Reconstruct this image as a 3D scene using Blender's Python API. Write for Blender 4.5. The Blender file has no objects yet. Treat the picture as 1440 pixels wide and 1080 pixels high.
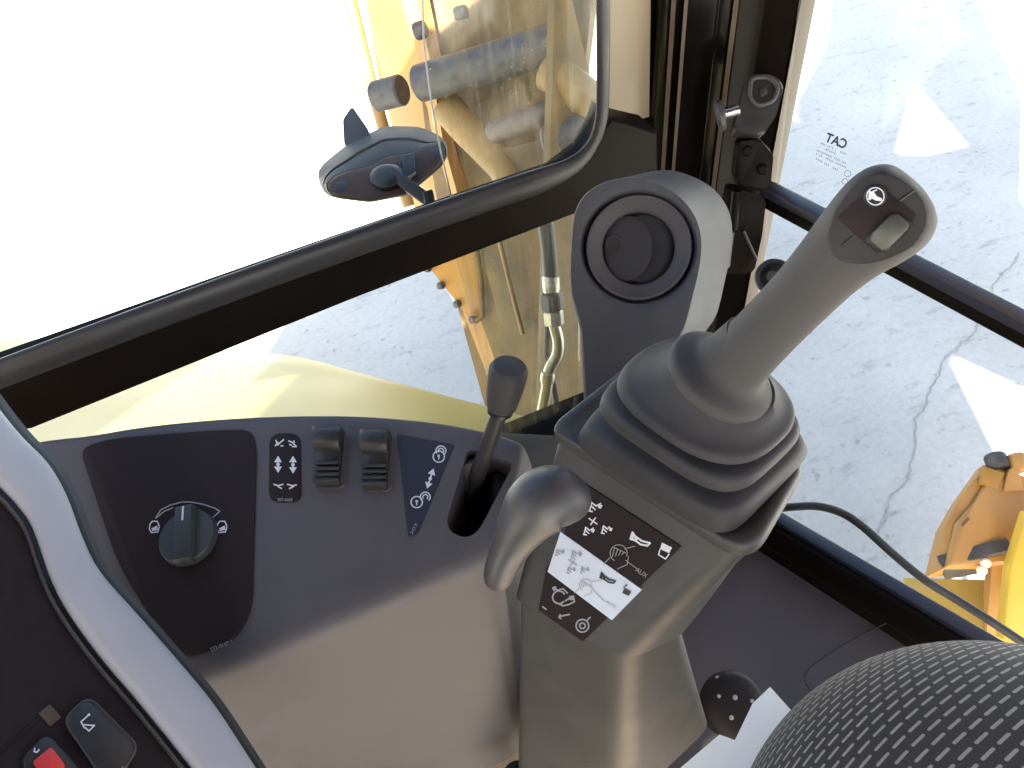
import bpy, bmesh, math, random
from mathutils import Vector, Matrix, noise
random.seed(7)
V = Vector
scene = bpy.context.scene
COL = scene.collection

# ------------------------------------------------------------------ camera
F = 1080.0                                   # focal length in photo pixels (1440 wide)
DN = V((130, -960, -1080)).normalized()      # world down, in camera axes
UPC = -DN
XC = V((4731, 1854, -1080)); XC = (XC - UPC * XC.dot(UPC)).normalized()   # along the window rail
YC = UPC.cross(XC)
M3 = Matrix((XC, YC, UPC))                   # camera axes -> world axes
CAM = V((0, 0, 2.35))
cd = bpy.data.cameras.new('camera'); cam = bpy.data.objects.new('camera', cd); COL.objects.link(cam)
cd.sensor_width = 36; cd.lens = 36 * F / 1440; cd.clip_start = 0.02; cd.clip_end = 500
cam.matrix_world = Matrix.Translation(CAM) @ M3.to_4x4()
scene.camera = cam

# ------------------------------------------------------------------ light
ELEV = math.radians(42)
SUN = V((-0.6 * math.cos(ELEV), -0.8 * math.cos(ELEV), math.sin(ELEV)))   # towards the sun
w = bpy.data.worlds.new('World'); scene.world = w; w.use_nodes = True
nt = w.node_tree; bg = nt.nodes['Background']
sky = nt.nodes.new('ShaderNodeTexSky'); sky.sky_type = 'NISHITA'; sky.sun_disc = False
sky.sun_elevation = ELEV; sky.sun_rotation = math.atan2(SUN.x, SUN.y); sky.dust_density = 3.0; sky.ozone_density = .4
nt.links.new(sky.outputs[0], bg.inputs[0]); bg.inputs[1].default_value = 0.06
sd = bpy.data.lights.new('sun', 'SUN'); sd.energy = 4.6; sd.angle = math.radians(0.6); sd.color = (1, .93, .82)
so = bpy.data.objects.new('sun', sd); COL.objects.link(so); so.location = (0, 0, 12)
so.rotation_euler = SUN.to_track_quat('Z', 'Y').to_euler()
vs = scene.view_settings; vs.view_transform = 'Standard'; vs.look = 'None'; vs.gamma = 1
vs.use_curve_mapping = False; vs.exposure = 3.12
scene.render.engine = 'CYCLES'
cy = scene.cycles; cy.use_denoising = True; cy.max_bounces = 10; cy.diffuse_bounces = 5; cy.transparent_max_bounces = 24
cy.caustics_reflective = False; cy.caustics_refractive = False; cy.sample_clamp_indirect = 6; cy.use_adaptive_sampling = False

# ------------------------------------------------------------------ helpers
def at(x, y, z):
    """point seen at photo pixel x,y at depth z metres"""
    return CAM + M3 @ V(((x - 720) / F * z, (540 - y) / F * z, -z))
class Plane:
    def __init__(s, p, n):
        s.p = p.copy(); s.n = n.normalized()
        if s.n.dot(CAM - s.p) < 0: s.n = -s.n
    def hit(s, x, y, off=0.0):
        d = at(x, y, 1) - CAM
        p = s.p + s.n * off
        return CAM + d * ((p - CAM).dot(s.n) / d.dot(s.n))
    def up(s, off): return Plane(s.p + s.n * off, s.n)
def plane3(a, b, c):
    A, B, C = at(*a), at(*b), at(*c)
    return Plane(A, (B - A).cross(C - A))
def link(me, name, mat, parent=None, smooth=False, angle=35):
    if isinstance(me, bmesh.types.BMesh):
        bm = me
        bmesh.ops.recalc_face_normals(bm, faces=bm.faces)
        me = bpy.data.meshes.new(name); bm.to_mesh(me); bm.free()
    n = len(me.vertices)
    c = V((0, 0, 0))
    for v in me.vertices: c += v.co
    c /= max(1, n)
    me.transform(Matrix.Translation(-c))
    o = bpy.data.objects.new(name, me); COL.objects.link(o)
    o.location = c
    if mat: me.materials.append(mat)
    if smooth:
        me.polygons.foreach_set('use_smooth', [True] * len(me.polygons))
        try: me.set_sharp_from_angle(angle=math.radians(angle))
        except Exception: pass
    if parent:
        o.parent = parent
        q = V((0, 0, 0)); p = parent
        while p: q += p.location; p = p.parent
        o.location = c - q
    return o
def wloc(o):
    q = V((0, 0, 0))
    while o: q += o.location; o = o.parent
    return q
def tag(o, label, cat, group=None, kind=None):
    o['label'] = label
    if cat: o['category'] = cat
    if group: o['group'] = group
    if kind: o['kind'] = kind
    return o
def thing(name, label, cat, loc, group=None):
    o = bpy.data.objects.new(name, None); COL.objects.link(o); o.location = loc
    o.empty_display_size = .05
    return tag(o, label, cat, group)
def rp(pts, r, seg=5):
    """round the corners of a 2d polygon; r a number or a list"""
    out = []; n = len(pts)
    for i in range(n):
        a, b, c = V(pts[i - 1]), V(pts[i]), V(pts[(i + 1) % n])
        rr = r[i] if isinstance(r, (list, tuple)) else r
        if rr <= 0: out.append(tuple(b)); continue
        d1 = min(rr, (a - b).length * .49); d2 = min(rr, (c - b).length * .49)
        p = b + (a - b).normalized() * d1; q = b + (c - b).normalized() * d2
        for k in range(seg + 1):
            t = k / seg
            out.append(tuple(p * (1 - t) ** 2 + b * 2 * t * (1 - t) + q * t * t))
    return out
def spline(pts, per=6):
    """Catmull-Rom through tuples of any length"""
    out = []; n = len(pts); P = [list(p) for p in pts]
    for i in range(n - 1):
        p0 = P[i - 1] if i else [2 * a - b for a, b in zip(P[0], P[1])]
        p1, p2 = P[i], P[i + 1]
        p3 = P[i + 2] if i + 2 < n else [2 * a - b for a, b in zip(P[-1], P[-2])]
        for k in range(per):
            t = k / per
            out.append(tuple(.5 * (2 * b + (c - a) * t + (2 * a - 5 * b + 4 * c - d) * t * t + (3 * b - a - 3 * c + d) * t ** 3)
                             for a, b, c, d in zip(p0, p1, p2, p3)))
    out.append(tuple(P[-1])); return out
def slab3(front, n, th, bev=0, seg=2):
    """polygon of 3d points extruded by th against n, front rim bevelled"""
    bm = bmesh.new()
    f = [bm.verts.new(p) for p in front]; b = [bm.verts.new(p - n * th) for p in front]
    ff = bm.faces.new(f); bm.faces.new(b[::-1]); k = len(f)
    for i in range(k): bm.faces.new((f[i - 1], f[i], b[i], b[i - 1]))
    if bev: bmesh.ops.bevel(bm, geom=list(ff.edges), offset=bev, segments=seg, profile=.5, affect='EDGES', clamp_overlap=True)
    return bm
def slab(name, pl, pts, th, mat, parent=None, off=0, bev=0, seg=2, smooth=True):
    return link(slab3([pl.hit(x, y, off) for x, y in pts], pl.n, th, bev, seg), name, mat, parent, smooth)
def add_box(bm, c, ax, ay, az):
    vs = [bm.verts.new(c + ax * i + ay * j + az * k) for i in (-1, 1) for j in (-1, 1) for k in (-1, 1)]
    for q in ((0, 1, 3, 2), (4, 6, 7, 5), (0, 4, 5, 1), (2, 3, 7, 6), (0, 2, 6, 4), (1, 5, 7, 3)): bm.faces.new([vs[i] for i in q])
def box(name, lo, hi, mat, parent=None, bev=0):
    bm = bmesh.new(); lo, hi = V(lo), V(hi); c = (lo + hi) / 2; h = (hi - lo) / 2
    add_box(bm, c, V((h.x, 0, 0)), V((0, h.y, 0)), V((0, 0, h.z)))
    if bev: bmesh.ops.bevel(bm, geom=bm.edges[:], offset=bev, segments=2, profile=.5, affect='EDGES')
    return link(bm, name, mat, parent, bev > 0)
def bar(name, a, b, wv, hv, mat, parent=None, bev=0):
    """box from a to b with half-width vectors wv, hv"""
    bm = bmesh.new(); add_box(bm, (a + b) / 2, (b - a) / 2, wv, hv)
    if bev: bmesh.ops.bevel(bm, geom=bm.edges[:], offset=bev, segments=3, profile=.5, affect='EDGES')
    return link(bm, name, mat, parent, bev > 0)
def loft_bm(rings, caps=(True, True), closed=True):
    bm = bmesh.new(); R = [[bm.verts.new(p) for p in r] for r in rings]
    n = len(R[0])
    for i in range(len(R) - 1):
        for j in range(n if closed else n - 1):
            k = (j + 1) % n
            bm.faces.new((R[i][j], R[i][k], R[i + 1][k], R[i + 1][j]))
    if closed:
        if caps[0]: bm.faces.new(R[0][::-1])
        if caps[1]: bm.faces.new(R[-1])
    return bm
def tube_rings(pts, rad, seg=20, flat=None):
    """rings along a 3d polyline; rad a number or list; flat=(vector, factor) squashes along a direction"""
    rings = []; n = len(pts); u = None
    for i, p in enumerate(pts):
        t = (pts[min(i + 1, n - 1)] - pts[max(i - 1, 0)]).normalized()
        if u is None:
            u = t.orthogonal().normalized()
        u = (u - t * u.dot(t)).normalized(); v = t.cross(u)
        r = rad[i] if isinstance(rad, (list, tuple)) else rad
        ring = []
        for k in range(seg):
            a = 2 * math.pi * k / seg
            d = (u * math.cos(a) + v * math.sin(a)) * r
            if flat: d = d - flat[0] * d.dot(flat[0]) * (1 - flat[1])
            ring.append(p + d)
        rings.append(ring)
    return rings
def tube(name, pts, rad, mat, parent=None, seg=16, flat=None, angle=60):
    return link(loft_bm(tube_rings(pts, rad, seg, flat)), name, mat, parent, True, angle)
def lathe(name, base, axis, prof, mat, parent=None, seg=40, angle=35, ref=None, squash=None):
    """prof: list of (radius, height along axis)"""
    axis = axis.normalized(); u = (ref - axis * ref.dot(axis)).normalized() if ref else axis.orthogonal().normalized(); v = axis.cross(u)
    rings = [[base + axis * h + (u * math.cos(2 * math.pi * k / seg) + v * math.sin(2 * math.pi * k / seg)) * max(r, 1e-5) for k in range(seg)] for r, h in prof]
    return link(loft_bm(rings), name, mat, parent, True, angle)
def strokes(name, pl, lines, wpx, mat, parent=None, off=.0008, th=.0003):
    """flat print: thin strips along pixel polylines, on plane pl"""
    bm = bmesh.new()
    for ln in lines:
        if len(ln) > 2 and ln[0] == 'fill':
            f = [bm.verts.new(pl.hit(x, y, off)) for x, y in ln[1:]]
            bm.faces.new(f); continue
        for (x0, y0), (x1, y1) in zip(ln[:-1], ln[1:]):
            d = V((x1 - x0, y1 - y0)); L = d.length
            if L < .01: continue
            d /= L; nx, ny = -d.y * wpx / 2, d.x * wpx / 2; e = wpx * .25
            q = [(x0 - d.x * e + nx, y0 - d.y * e + ny), (x1 + d.x * e + nx, y1 + d.y * e + ny), (x1 + d.x * e - nx, y1 + d.y * e - ny), (x0 - d.x * e - nx, y0 - d.y * e - ny)]
            off2 = off + random.uniform(0, .00012)
            bm.faces.new([bm.verts.new(pl.hit(a, b, off2)) for a, b in q])
    return link(bm, name, mat, parent)
def circ(cx, cy, r, n=14, a0=0, a1=360, ry=None):
    ry = ry or r
    return [(cx + r * math.cos(math.radians(a0 + (a1 - a0) * i / n)), cy + ry * math.sin(math.radians(a0 + (a1 - a0) * i / n))) for i in range(n + 1)]
def rot(pts, c, deg):
    a = math.radians(deg); ca, sa = math.cos(a), math.sin(a)
    return [(c[0] + (x - c[0]) * ca - (y - c[1]) * sa, c[1] + (x - c[0]) * sa + (y - c[1]) * ca) for x, y in pts]
def text(name, body, pl, x0, y0, x1, y1, hpx, mat, parent=None, off=.0009, mirror=False, bold=0):
    """lettering whose baseline runs from pixel x0,y0 to x1,y1; hpx cap height in pixels"""
    cu = bpy.data.curves.new(name, 'FONT'); cu.body = body; cu.size = 1; cu.offset = bold
    o = bpy.data.objects.new(name, cu); COL.objects.link(o)
    dg = bpy.context.evaluated_depsgraph_get(); me = bpy.data.meshes.new_from_object(o.evaluated_get(dg))
    bpy.data.objects.remove(o); bpy.data.curves.remove(cu)
    xs = [v.co.x for v in me.vertices]; ys = [v.co.y for v in me.vertices]
    ax, bx, ay, by = min(xs), max(xs), min(ys), max(ys)
    d = V((x1 - x0, y1 - y0)); nrm = V((d.y, -d.x)).normalized()
    for v in me.vertices:
        t = (v.co.x - ax) / (bx - ax); h = (v.co.y - ay) / (by - ay)
        if mirror: t = 1 - t
        v.co = pl.hit(x0 + d.x * t + nrm.x * h * hpx, y0 + d.y * t + nrm.y * h * hpx, off)
    return link(me, name, mat, parent)

# ------------------------------------------------------------------ materials
def mat(name, col, rough=.5, var=.12, scale=60, bump=0, bscale=900, metal=0, coat=0, spec=.5, dust=0):
    m = bpy.data.materials.new(name); m.use_nodes = True; t = m.node_tree; b = t.nodes['Principled BSDF']
    b.inputs['Metallic'].default_value = metal; b.inputs['Specular IOR Level'].default_value = spec
    if coat: b.inputs['Coat Weight'].default_value = coat; b.inputs['Coat Roughness'].default_value = .06
    g = t.nodes.new('ShaderNodeNewGeometry')
    n = t.nodes.new('ShaderNodeTexNoise'); n.inputs['Scale'].default_value = scale; n.inputs['Detail'].default_value = 6
    t.links.new(g.outputs['Position'], n.inputs['Vector'])
    r = t.nodes.new('ShaderNodeMapRange'); r.inputs[1].default_value = .3; r.inputs[2].default_value = .7
    r.inputs[3].default_value = 1 - var; r.inputs[4].default_value = 1 + var; t.links.new(n.outputs[0], r.inputs[0])
    mx = t.nodes.new('ShaderNodeVectorMath'); mx.operation = 'SCALE'; mx.inputs[0].default_value = col
    t.links.new(r.outputs[0], mx.inputs['Scale'])
    out = mx.outputs[0]
    if dust:
        n2 = t.nodes.new('ShaderNodeTexNoise'); n2.inputs['Scale'].default_value = scale * .35; n2.inputs['Detail'].default_value = 8; n2.inputs['Roughness'].default_value = .7
        t.links.new(g.outputs['Position'], n2.inputs['Vector'])
        rr = t.nodes.new('ShaderNodeMapRange'); rr.inputs[1].default_value = .5; rr.inputs[2].default_value = .75; rr.inputs[4].default_value = dust
        t.links.new(n2.outputs[0], rr.inputs[0])
        mm = t.nodes.new('ShaderNodeMix'); mm.data_type = 'RGBA'; mm.inputs[7].default_value = (.3, .24, .16, 1)
        t.links.new(rr.outputs[0], mm.inputs[0]); t.links.new(out, mm.inputs[6]); out = mm.outputs[2]
    t.links.new(out, b.inputs['Base Color'])
    r2 = t.nodes.new('ShaderNodeMapRange'); r2.inputs[1].default_value = .3; r2.inputs[2].default_value = .7
    r2.inputs[3].default_value = max(.02, rough - .06); r2.inputs[4].default_value = min(1, rough + .06)
    t.links.new(n.outputs[0], r2.inputs[0]); t.links.new(r2.outputs[0], b.inputs['Roughness'])
    if bump:
        n3 = t.nodes.new('ShaderNodeTexNoise'); n3.inputs['Scale'].default_value = bscale; n3.inputs['Detail'].default_value = 2
        t.links.new(g.outputs['Position'], n3.inputs['Vector'])
        bp = t.nodes.new('ShaderNodeBump'); bp.inputs['Strength'].default_value = bump; bp.inputs['Distance'].default_value = .0006
        t.links.new(n3.outputs[0], bp.inputs['Height']); t.links.new(bp.outputs[0], b.inputs['Normal'])
    return m
def glass_mat(name, dirt=0, tint=(.97, .99, .985)):
    m = bpy.data.materials.new(name); m.use_nodes = True; t = m.node_tree
    for n in list(t.nodes):
        if n.type == 'BSDF_PRINCIPLED': t.nodes.remove(n)
    out = [n for n in t.nodes if n.type == 'OUTPUT_MATERIAL'][0]
    tr = t.nodes.new('ShaderNodeBsdfTransparent'); tr.inputs[0].default_value = tint + (1,)
    gl = t.nodes.new('ShaderNodeBsdfGlossy'); gl.inputs['Roughness'].default_value = .02
    lw = t.nodes.new('ShaderNodeLayerWeight'); lw.inputs[0].default_value = .5
    pw = t.nodes.new('ShaderNodeMath'); pw.operation = 'POWER'; pw.inputs[1].default_value = 5; t.links.new(lw.outputs['Facing'], pw.inputs[0])
    fr = t.nodes.new('ShaderNodeMath'); fr.operation = 'MULTIPLY_ADD'; fr.inputs[1].default_value = .8; fr.inputs[2].default_value = .012; t.links.new(pw.outputs[0], fr.inputs[0])
    mx = t.nodes.new('ShaderNodeMixShader'); t.links.new(fr.outputs[0], mx.inputs[0]); t.links.new(tr.outputs[0], mx.inputs[1]); t.links.new(gl.outputs[0], mx.inputs[2])
    last = mx
    if dirt:
        g = t.nodes.new('ShaderNodeNewGeometry')
        def nz(scale, lo, hi, amt, stretch=None, kind='n'):
            src = g.outputs['Position']
            if stretch:
                mp = t.nodes.new('ShaderNodeMapping'); mp.inputs['Scale'].default_value = stretch; t.links.new(src, mp.inputs[0]); src = mp.outputs[0]
            if kind == 'n':
                n = t.nodes.new('ShaderNodeTexNoise'); n.inputs['Detail'].default_value = 5
            else:
                n = t.nodes.new('ShaderNodeTexVoronoi')
            n.inputs['Scale'].default_value = scale; t.links.new(src, n.inputs['Vector'])
            r = t.nodes.new('ShaderNodeMapRange'); r.inputs[1].default_value = lo; r.inputs[2].default_value = hi; r.inputs[4].default_value = amt
            t.links.new(n.outputs[0], r.inputs[0]); return r.outputs[0]
        a = nz(9, .35, .75, dirt * .22)
        b = nz(14, .5, .8, dirt * .9, (9, 9, .5))          # run marks down the pane
        c = nz(150, .18, .04, dirt * 2.4, None, 'v')       # splashes
        d = nz(420, .14, .03, dirt * 1.2, None, 'v')
        def add(p, q):
            n = t.nodes.new('ShaderNodeMath'); n.operation = 'ADD'; t.links.new(p, n.inputs[0]); t.links.new(q, n.inputs[1]); n.use_clamp = True; return n.outputs[0]
        def mul(p, q):
            n = t.nodes.new('ShaderNodeMath'); n.operation = 'MULTIPLY'; t.links.new(p, n.inputs[0]); t.links.new(q, n.inputs[1]); return n.outputs[0]
        msk = nz(22, .42, .58, 1.0)
        fac = add(add(a, b), mul(add(c, d), msk))
        df = t.nodes.new('ShaderNodeBsdfDiffuse'); df.inputs[0].default_value = (.30, .235, .15, 1)
        tl = t.nodes.new('ShaderNodeBsdfTranslucent'); tl.inputs[0].default_value = (.34, .27, .17, 1)
        dm = t.nodes.new('ShaderNodeMixShader'); dm.inputs[0].default_value = .5; t.links.new(df.outputs[0], dm.inputs[1]); t.links.new(tl.outputs[0], dm.inputs[2])
        m2 = t.nodes.new('ShaderNodeMixShader'); t.links.new(fac, m2.inputs[0]); t.links.new(mx.outputs[0], m2.inputs[1]); t.links.new(dm.outputs[0], m2.inputs[2]); last = m2
    t.links.new(last.outputs[0], out.inputs[0])
    return m
M = dict(
    console=mat('console_plastic', (.098, .091, .095), .58, .05, 40, .35, 1400, spec=.32),
    ventgrey=mat('vent_grey', (.082, .084, .092), .6, .05, 40, .2, 1500, spec=.25),
    pod=mat('pod_plastic', (.054, .053, .052), .50, .06, 40, .2, 1500),
    dark=mat('dark_plastic', (.026, .025, .025), .45, .1, 50, .2, 1500),
    black=mat('black_plastic', (.012, .011, .011), .4, .1, 50),
    rubber=mat('boot_rubber', (.044, .0425, .046), .6, .08, 60, .2, 1800, spec=.28),
    grip=mat('grip_rubber', (.064, .0605, .060), .68, .06, 60, .4, 1500, spec=.25),
    gripdark=mat('grip_face', (.022, .0205, .0205), .5, .06, 60, .25, 1600),
    handle=mat('handle_plastic', (.055, .054, .057), .44, .1, 50, .1, 1500),
    bezel=mat('bezel_brown', (.026, .0185, .0185), .62, .08, 90, .15, 2200, spec=.14),
    gloss=mat('gloss_black_paint', (.007, .006, .005), .14, .15, 12, 0, 900, 0, 0, .12),
    reflect_tan=mat('painted_reflection', (.38, .305, .21), .42, .03, 15),  # tan of the sunlit ground's reflection, painted as a colour
    satin=mat('satin_black_paint', (.010, .0075, .0062), .34, .12, 12, .04, 700, spec=.05),
    gasket=mat('gasket_rubber', (.026, .026, .029), .42, .02, 30),
    knobgrey=mat('knob_grey', (.045, .048, .047), .45, .05, 60),
    silver=mat('silver_trim', (.46, .46, .495), .46, .03, 30),
    bluebar=mat('sky_tinted_rubber', (.026, .027, .042), .35, .05, 60),  # black rubber with the sky's blue reflection put into its colour
    mat=mat('bounce_floor_mat', (.42, .33, .23), .8, .2, 20, .2, 200),  # floor paled to bounce warm light up at the console
    mirrorcap=mat('mirror_cap_grey', (.075, .074, .074), .6, .05, 50, .1, 1500, spec=.2),
    mirrorback=mat('mirror_back_brown', (.075, .047, .036), .6, .08, 50, .1, 1500, spec=.2),
    knobblack=mat('knob_black', (.016, .013, .013), .6, .1, 60, .2, 900, spec=.2),
    navy=mat('navy_label', (.020, .019, .032), .45, .05, 60),
    print=mat('white_print', (.72, .74, .78), .5, .04, 300),
    greyprint=mat('grey_print', (.34, .34, .36), .5, .06, 300),
    label_white=mat('white_label', (.66, .72, .80), .4, .03, 60),
    inkblack=mat('black_print', (.03, .03, .035), .5, .05, 300),
    metal=mat('bright_steel', (.62, .62, .63), .28, .1, 80, metal=1),
    steel=mat('grey_pin_steel', (.065, .062, .064), .5, .35, 45, .3, 200, dust=.22),
    zinc=mat('zinc_fitting', (.5, .47, .36), .35, .2, 120, metal=.7, dust=.3),
    hose=mat('black_hose', (.035, .035, .038), .5, .12, 200),
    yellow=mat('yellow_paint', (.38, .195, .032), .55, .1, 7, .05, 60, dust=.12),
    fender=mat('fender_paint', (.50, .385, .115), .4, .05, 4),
    deep=mat('shaded_dirty_yellow', (.125, .078, .024), .6, .4, 9, .1, 60, dust=.4),  # dirt plus painted shade, darker for the boom's unlit faces
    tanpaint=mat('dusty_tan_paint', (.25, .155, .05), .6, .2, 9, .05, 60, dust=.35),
    orange=mat('amber_paint', (.47, .25, .075), .45, .08, 8, .05, 60, dust=.1),
    bright=mat('bright_yellow_paint', (.66, .44, .06), .4, .05, 6),
    red=mat('red_key', (.72, .05, .045), .4, .04, 60),
    paper=mat('paper', (.80, .85, .90), .6, .02, 20),
    lamp=mat('lamp_lens', (.85, .8, .68), .2, .03, 60),
    tan=mat('tan_seal_highlight', (.095, .066, .045), .45, .12, 30),  # seal tan, also used for the pillar's painted highlight lines
    wheelgrey=mat('thumbwheel_grey', (.085, .085, .074), .5, .08, 200),
    glass=glass_mat('clear_glass'),
    dirty=glass_mat('dusty_glass', .36),
)

def concrete():
    m = bpy.data.materials.new('concrete'); m.use_nodes = True; t = m.node_tree; b = t.nodes['Principled BSDF']
    b.inputs['Roughness'].default_value = .85
    g = t.nodes.new('ShaderNodeNewGeometry'); P = g.outputs['Position']
    def nz(sc, det=6, rough=.6, stretch=None):
        src = P
        if stretch:
            mp = t.nodes.new('ShaderNodeMapping'); mp.inputs['Scale'].default_value = stretch; mp.inputs['Rotation'].default_value = (0, 0, .5); t.links.new(P, mp.inputs[0]); src = mp.outputs[0]
        n = t.nodes.new('ShaderNodeTexNoise'); n.inputs['Scale'].default_value = sc; n.inputs['Detail'].default_value = det; n.inputs['Roughness'].default_value = rough
        t.links.new(src, n.inputs['Vector']); return n.outputs[0]
    def ramp(s, lo, hi, a, c):
        r = t.nodes.new('ShaderNodeMapRange'); r.inputs[1].default_value = lo; r.inputs[2].default_value = hi; r.inputs[3].default_value = a; r.inputs[4].default_value = c
        t.links.new(s, r.inputs[0]); return r.outputs[0]
    def mul(p, q):
        n = t.nodes.new('ShaderNodeMath'); n.operation = 'MULTIPLY'; t.links.new(p, n.inputs[0]); t.links.new(q, n.inputs[1]); return n.outputs[0]
    big = ramp(nz(1.1), .3, .7, .88, 1.1)
    fine = ramp(nz(40, 8, .7), .25, .75, .88, 1.1)
    marks = ramp(nz(5, 7, .72, (1, 3.2, 1)), .56, .70, 1, .68)       # scuffs
    pits = ramp(nz(17, 4, .6), .62, .70, 1, .70)
    f = mul(mul(big, fine), mul(marks, pits))
    sc = t.nodes.new('ShaderNodeVectorMath'); sc.operation = 'SCALE'; sc.inputs[0].default_value = (.57, .575, .535); t.links.new(f, sc.inputs['Scale'])
    t.links.new(sc.outputs[0], b.inputs['Base Color'])
    bp = t.nodes.new('ShaderNodeBump'); bp.inputs['Strength'].default_value = .3; bp.inputs['Distance'].default_value = .01
    t.links.new(f, bp.inputs['Height']); t.links.new(bp.outputs[0], b.inputs['Normal'])
    return m
M['concrete'] = concrete()
M['crack'] = mat('crack_dark', (.38, .385, .37), .9, .2, 30)

# ------------------------------------------------------------------ ground
bm = bmesh.new(); S = 150
bm.faces.new([bm.verts.new(p) for p in ((-S, -S, 0), (S, -S, 0), (S, S, 0), (-S, S, 0))])
ground = link(bm, 'ground', M['concrete']); ground['kind'] = 'structure'; ground['label'] = 'pale cracked concrete yard'
GP = Plane(V((0, 0, 0)), V((0, 0, 1)))
def crack(px, wid, name='ground_crack'):
    pts = spline(px, 16); P = [GP.hit(x, y, .004) for x, y in pts]; bm = bmesh.new(); prev = None
    for i, p in enumerate(P):
        d = (P[min(i + 1, len(P) - 1)] - P[max(i - 1, 0)]).normalized(); s = V((-d.y, d.x, 0))
        k = noise.noise(p * 9) * .022 + noise.noise(p * 40) * .009; ww = wid * (.45 + .8 * abs(noise.noise(p * 14 + V((3, 1, 0)))))
        a, b = bm.verts.new(p + s * (k + ww)), bm.verts.new(p + s * (k - ww))
        if prev: bm.faces.new((prev[0], a, b, prev[1]))
        prev = (a, b)
    return link(bm, name, M['crack'], ground)
crack([(1225, 760), (1246, 720), (1262, 690), (1285, 648), (1288, 610), (1292, 580), (1310, 545), (1330, 508), (1350, 485), (1372, 465), (1395, 420), (1410, 385), (1432, 355)], .0045)

# ------------------------------------------------------------------ cab shell
WA = Plane(at(810, 290, .95), V((0, 1, 0)))                      # window wall the rail lies in
bdir = M3 @ V((-1147, 1060, -1080)); bdir.z = 0; bdir.normalize()
WB = Plane(at(1085, 270, .99), V((bdir.y, -bdir.x, 0)))          # side window wall
ya = WA.p.y
Z0, Z1 = .95, 2.98
def vl(px, d, py=100):
    p = at(px, py, d); return V((p.x, p.y, 0))
cab = thing('operator_cab', 'black painted operator cab with corner pillar, window rails and glass', 'cab', V((0, 0, Z0)))
def post(name, prof, m, z0=Z0, z1=Z1, parent=cab, bev=0):
    bm = bmesh.new(); a = [bm.verts.new((p.x, p.y, z0)) for p in prof]; b = [bm.verts.new((p.x, p.y, z1)) for p in prof]
    bm.faces.new(a[::-1]); bm.faces.new(b); k = len(a)
    ve = []
    for i in range(k):
        bm.faces.new((a[i - 1], a[i], b[i], b[i - 1]))
    if bev:
        bm.edges.ensure_lookup_table()
        ve = [e for e in bm.edges if abs(e.verts[0].co.z - e.verts[1].co.z) > .1]
        bmesh.ops.bevel(bm, geom=ve, offset=bev, segments=3, profile=.5, affect='EDGES')
    return link(bm, name, m, parent, bev > 0)
# roof and floor (shade the cab; above and below the view)
cornerB = WB.hit(1440, 465)
rB = V((-bdir.x, -bdir.y, 0))                                    # along wall B, towards the operator's back
pB0 = V((WB.p.x, WB.p.y, 0)); pBend = pB0 + rB * 1.9
post('roof', [V((-1.17, -1.37, 0)), V((.80, -1.37, 0)), V((.80, ya + .03, 0)), V((-1.17, ya + .03, 0))], M['satin'], Z1, Z1 + .1)
post('floor', [V((-1.0, -1.0, 0)), pBend + V((.02, -.0, 0)), pB0 + V((.02, .0, 0)), V((-1.0, ya + .05, 0))], M['mat'], Z0 - .1, Z0)
for p in (V((-.98, ya - .02, 0)), V((-.98, -1.0, 0)), pBend):
    post('rear_pillar', [p + V(d) for d in ((-.04, -.04, 0), (.04, -.04, 0), (.04, .04, 0), (-.04, .04, 0))], M['satin'], bev=.01)
box('door_panel', (-1.01, -.95, Z0), (-.96, ya - .07, 1.55), M['console'], cab)
box('quarter_light_block', (-1.01, -.96, 1.552), (-.96, -.28, Z1 - .01), M['console'], cab)  # unseen panel added to keep sun off the left of the floor
box('rear_light_block', (-.94, -1.03, Z0), (-.66, -.98, Z1 - .01), M['console'], cab)  # unseen panel added to block light from the rear left
post('roof', [V((-.72, -1.38, 0)), V((-.72, -2.0, 0)), V((-.02, -1.92, 0)), V((.23, -1.38, 0))], M['satin'], Z1 + .01, Z1 + .1)  # unseen roof extension added to block sun on the right yard
# corner pillar, built of its pressed profiles
pil = post('corner_pillar', [vl(851, .985), vl(915, 1.015), vl(922, .995), vl(936, .985), vl(1000, .99), vl(1022, .985), vl(1060, 1.08), vl(930, 1.1), vl(856, 1.06)], M['gloss'], bev=.002)
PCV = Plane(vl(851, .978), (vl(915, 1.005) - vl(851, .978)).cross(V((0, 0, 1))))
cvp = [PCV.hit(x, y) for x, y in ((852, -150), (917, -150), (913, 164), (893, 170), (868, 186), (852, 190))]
link(slab3([vl_ for vl_ in cvp], (CAM - cvp[2]).normalized(), .004, .001), 'pillar_reflection', M['reflect_tan'], pil)  # painted strip standing in for a ground reflection on the gloss pillar
post('pillar_highlight', [vl(938, .978), vl(944, .976), vl(945, .99), vl(938, .99)], M['tan'], parent=pil)  # tan strip standing in for a highlight line on the black paint
post('pillar_highlight', [vl(955, .972), vl(960, .972), vl(960, .99), vl(955, .99)], M['tan'], parent=pil)  # second painted highlight line
dp = post('door_post', [vl(1020, .972), vl(1028, .965), vl(1060, .985), vl(1106, .965), vl(1114, .985), vl(1100, 1.06), vl(1024, 1.05)], M['satin'], bev=.002)
post('pillar_highlight', [vl(1020, .962), vl(1026, .960), vl(1028, .975), vl(1020, .975)], M['tan'], parent=dp)  # painted highlight line along the post's edge
post('door_seal', [vl(1108, .958), vl(1128, .972), vl(1124, .995), vl(1110, .99)], M['tan'], parent=dp, bev=.002)
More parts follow.
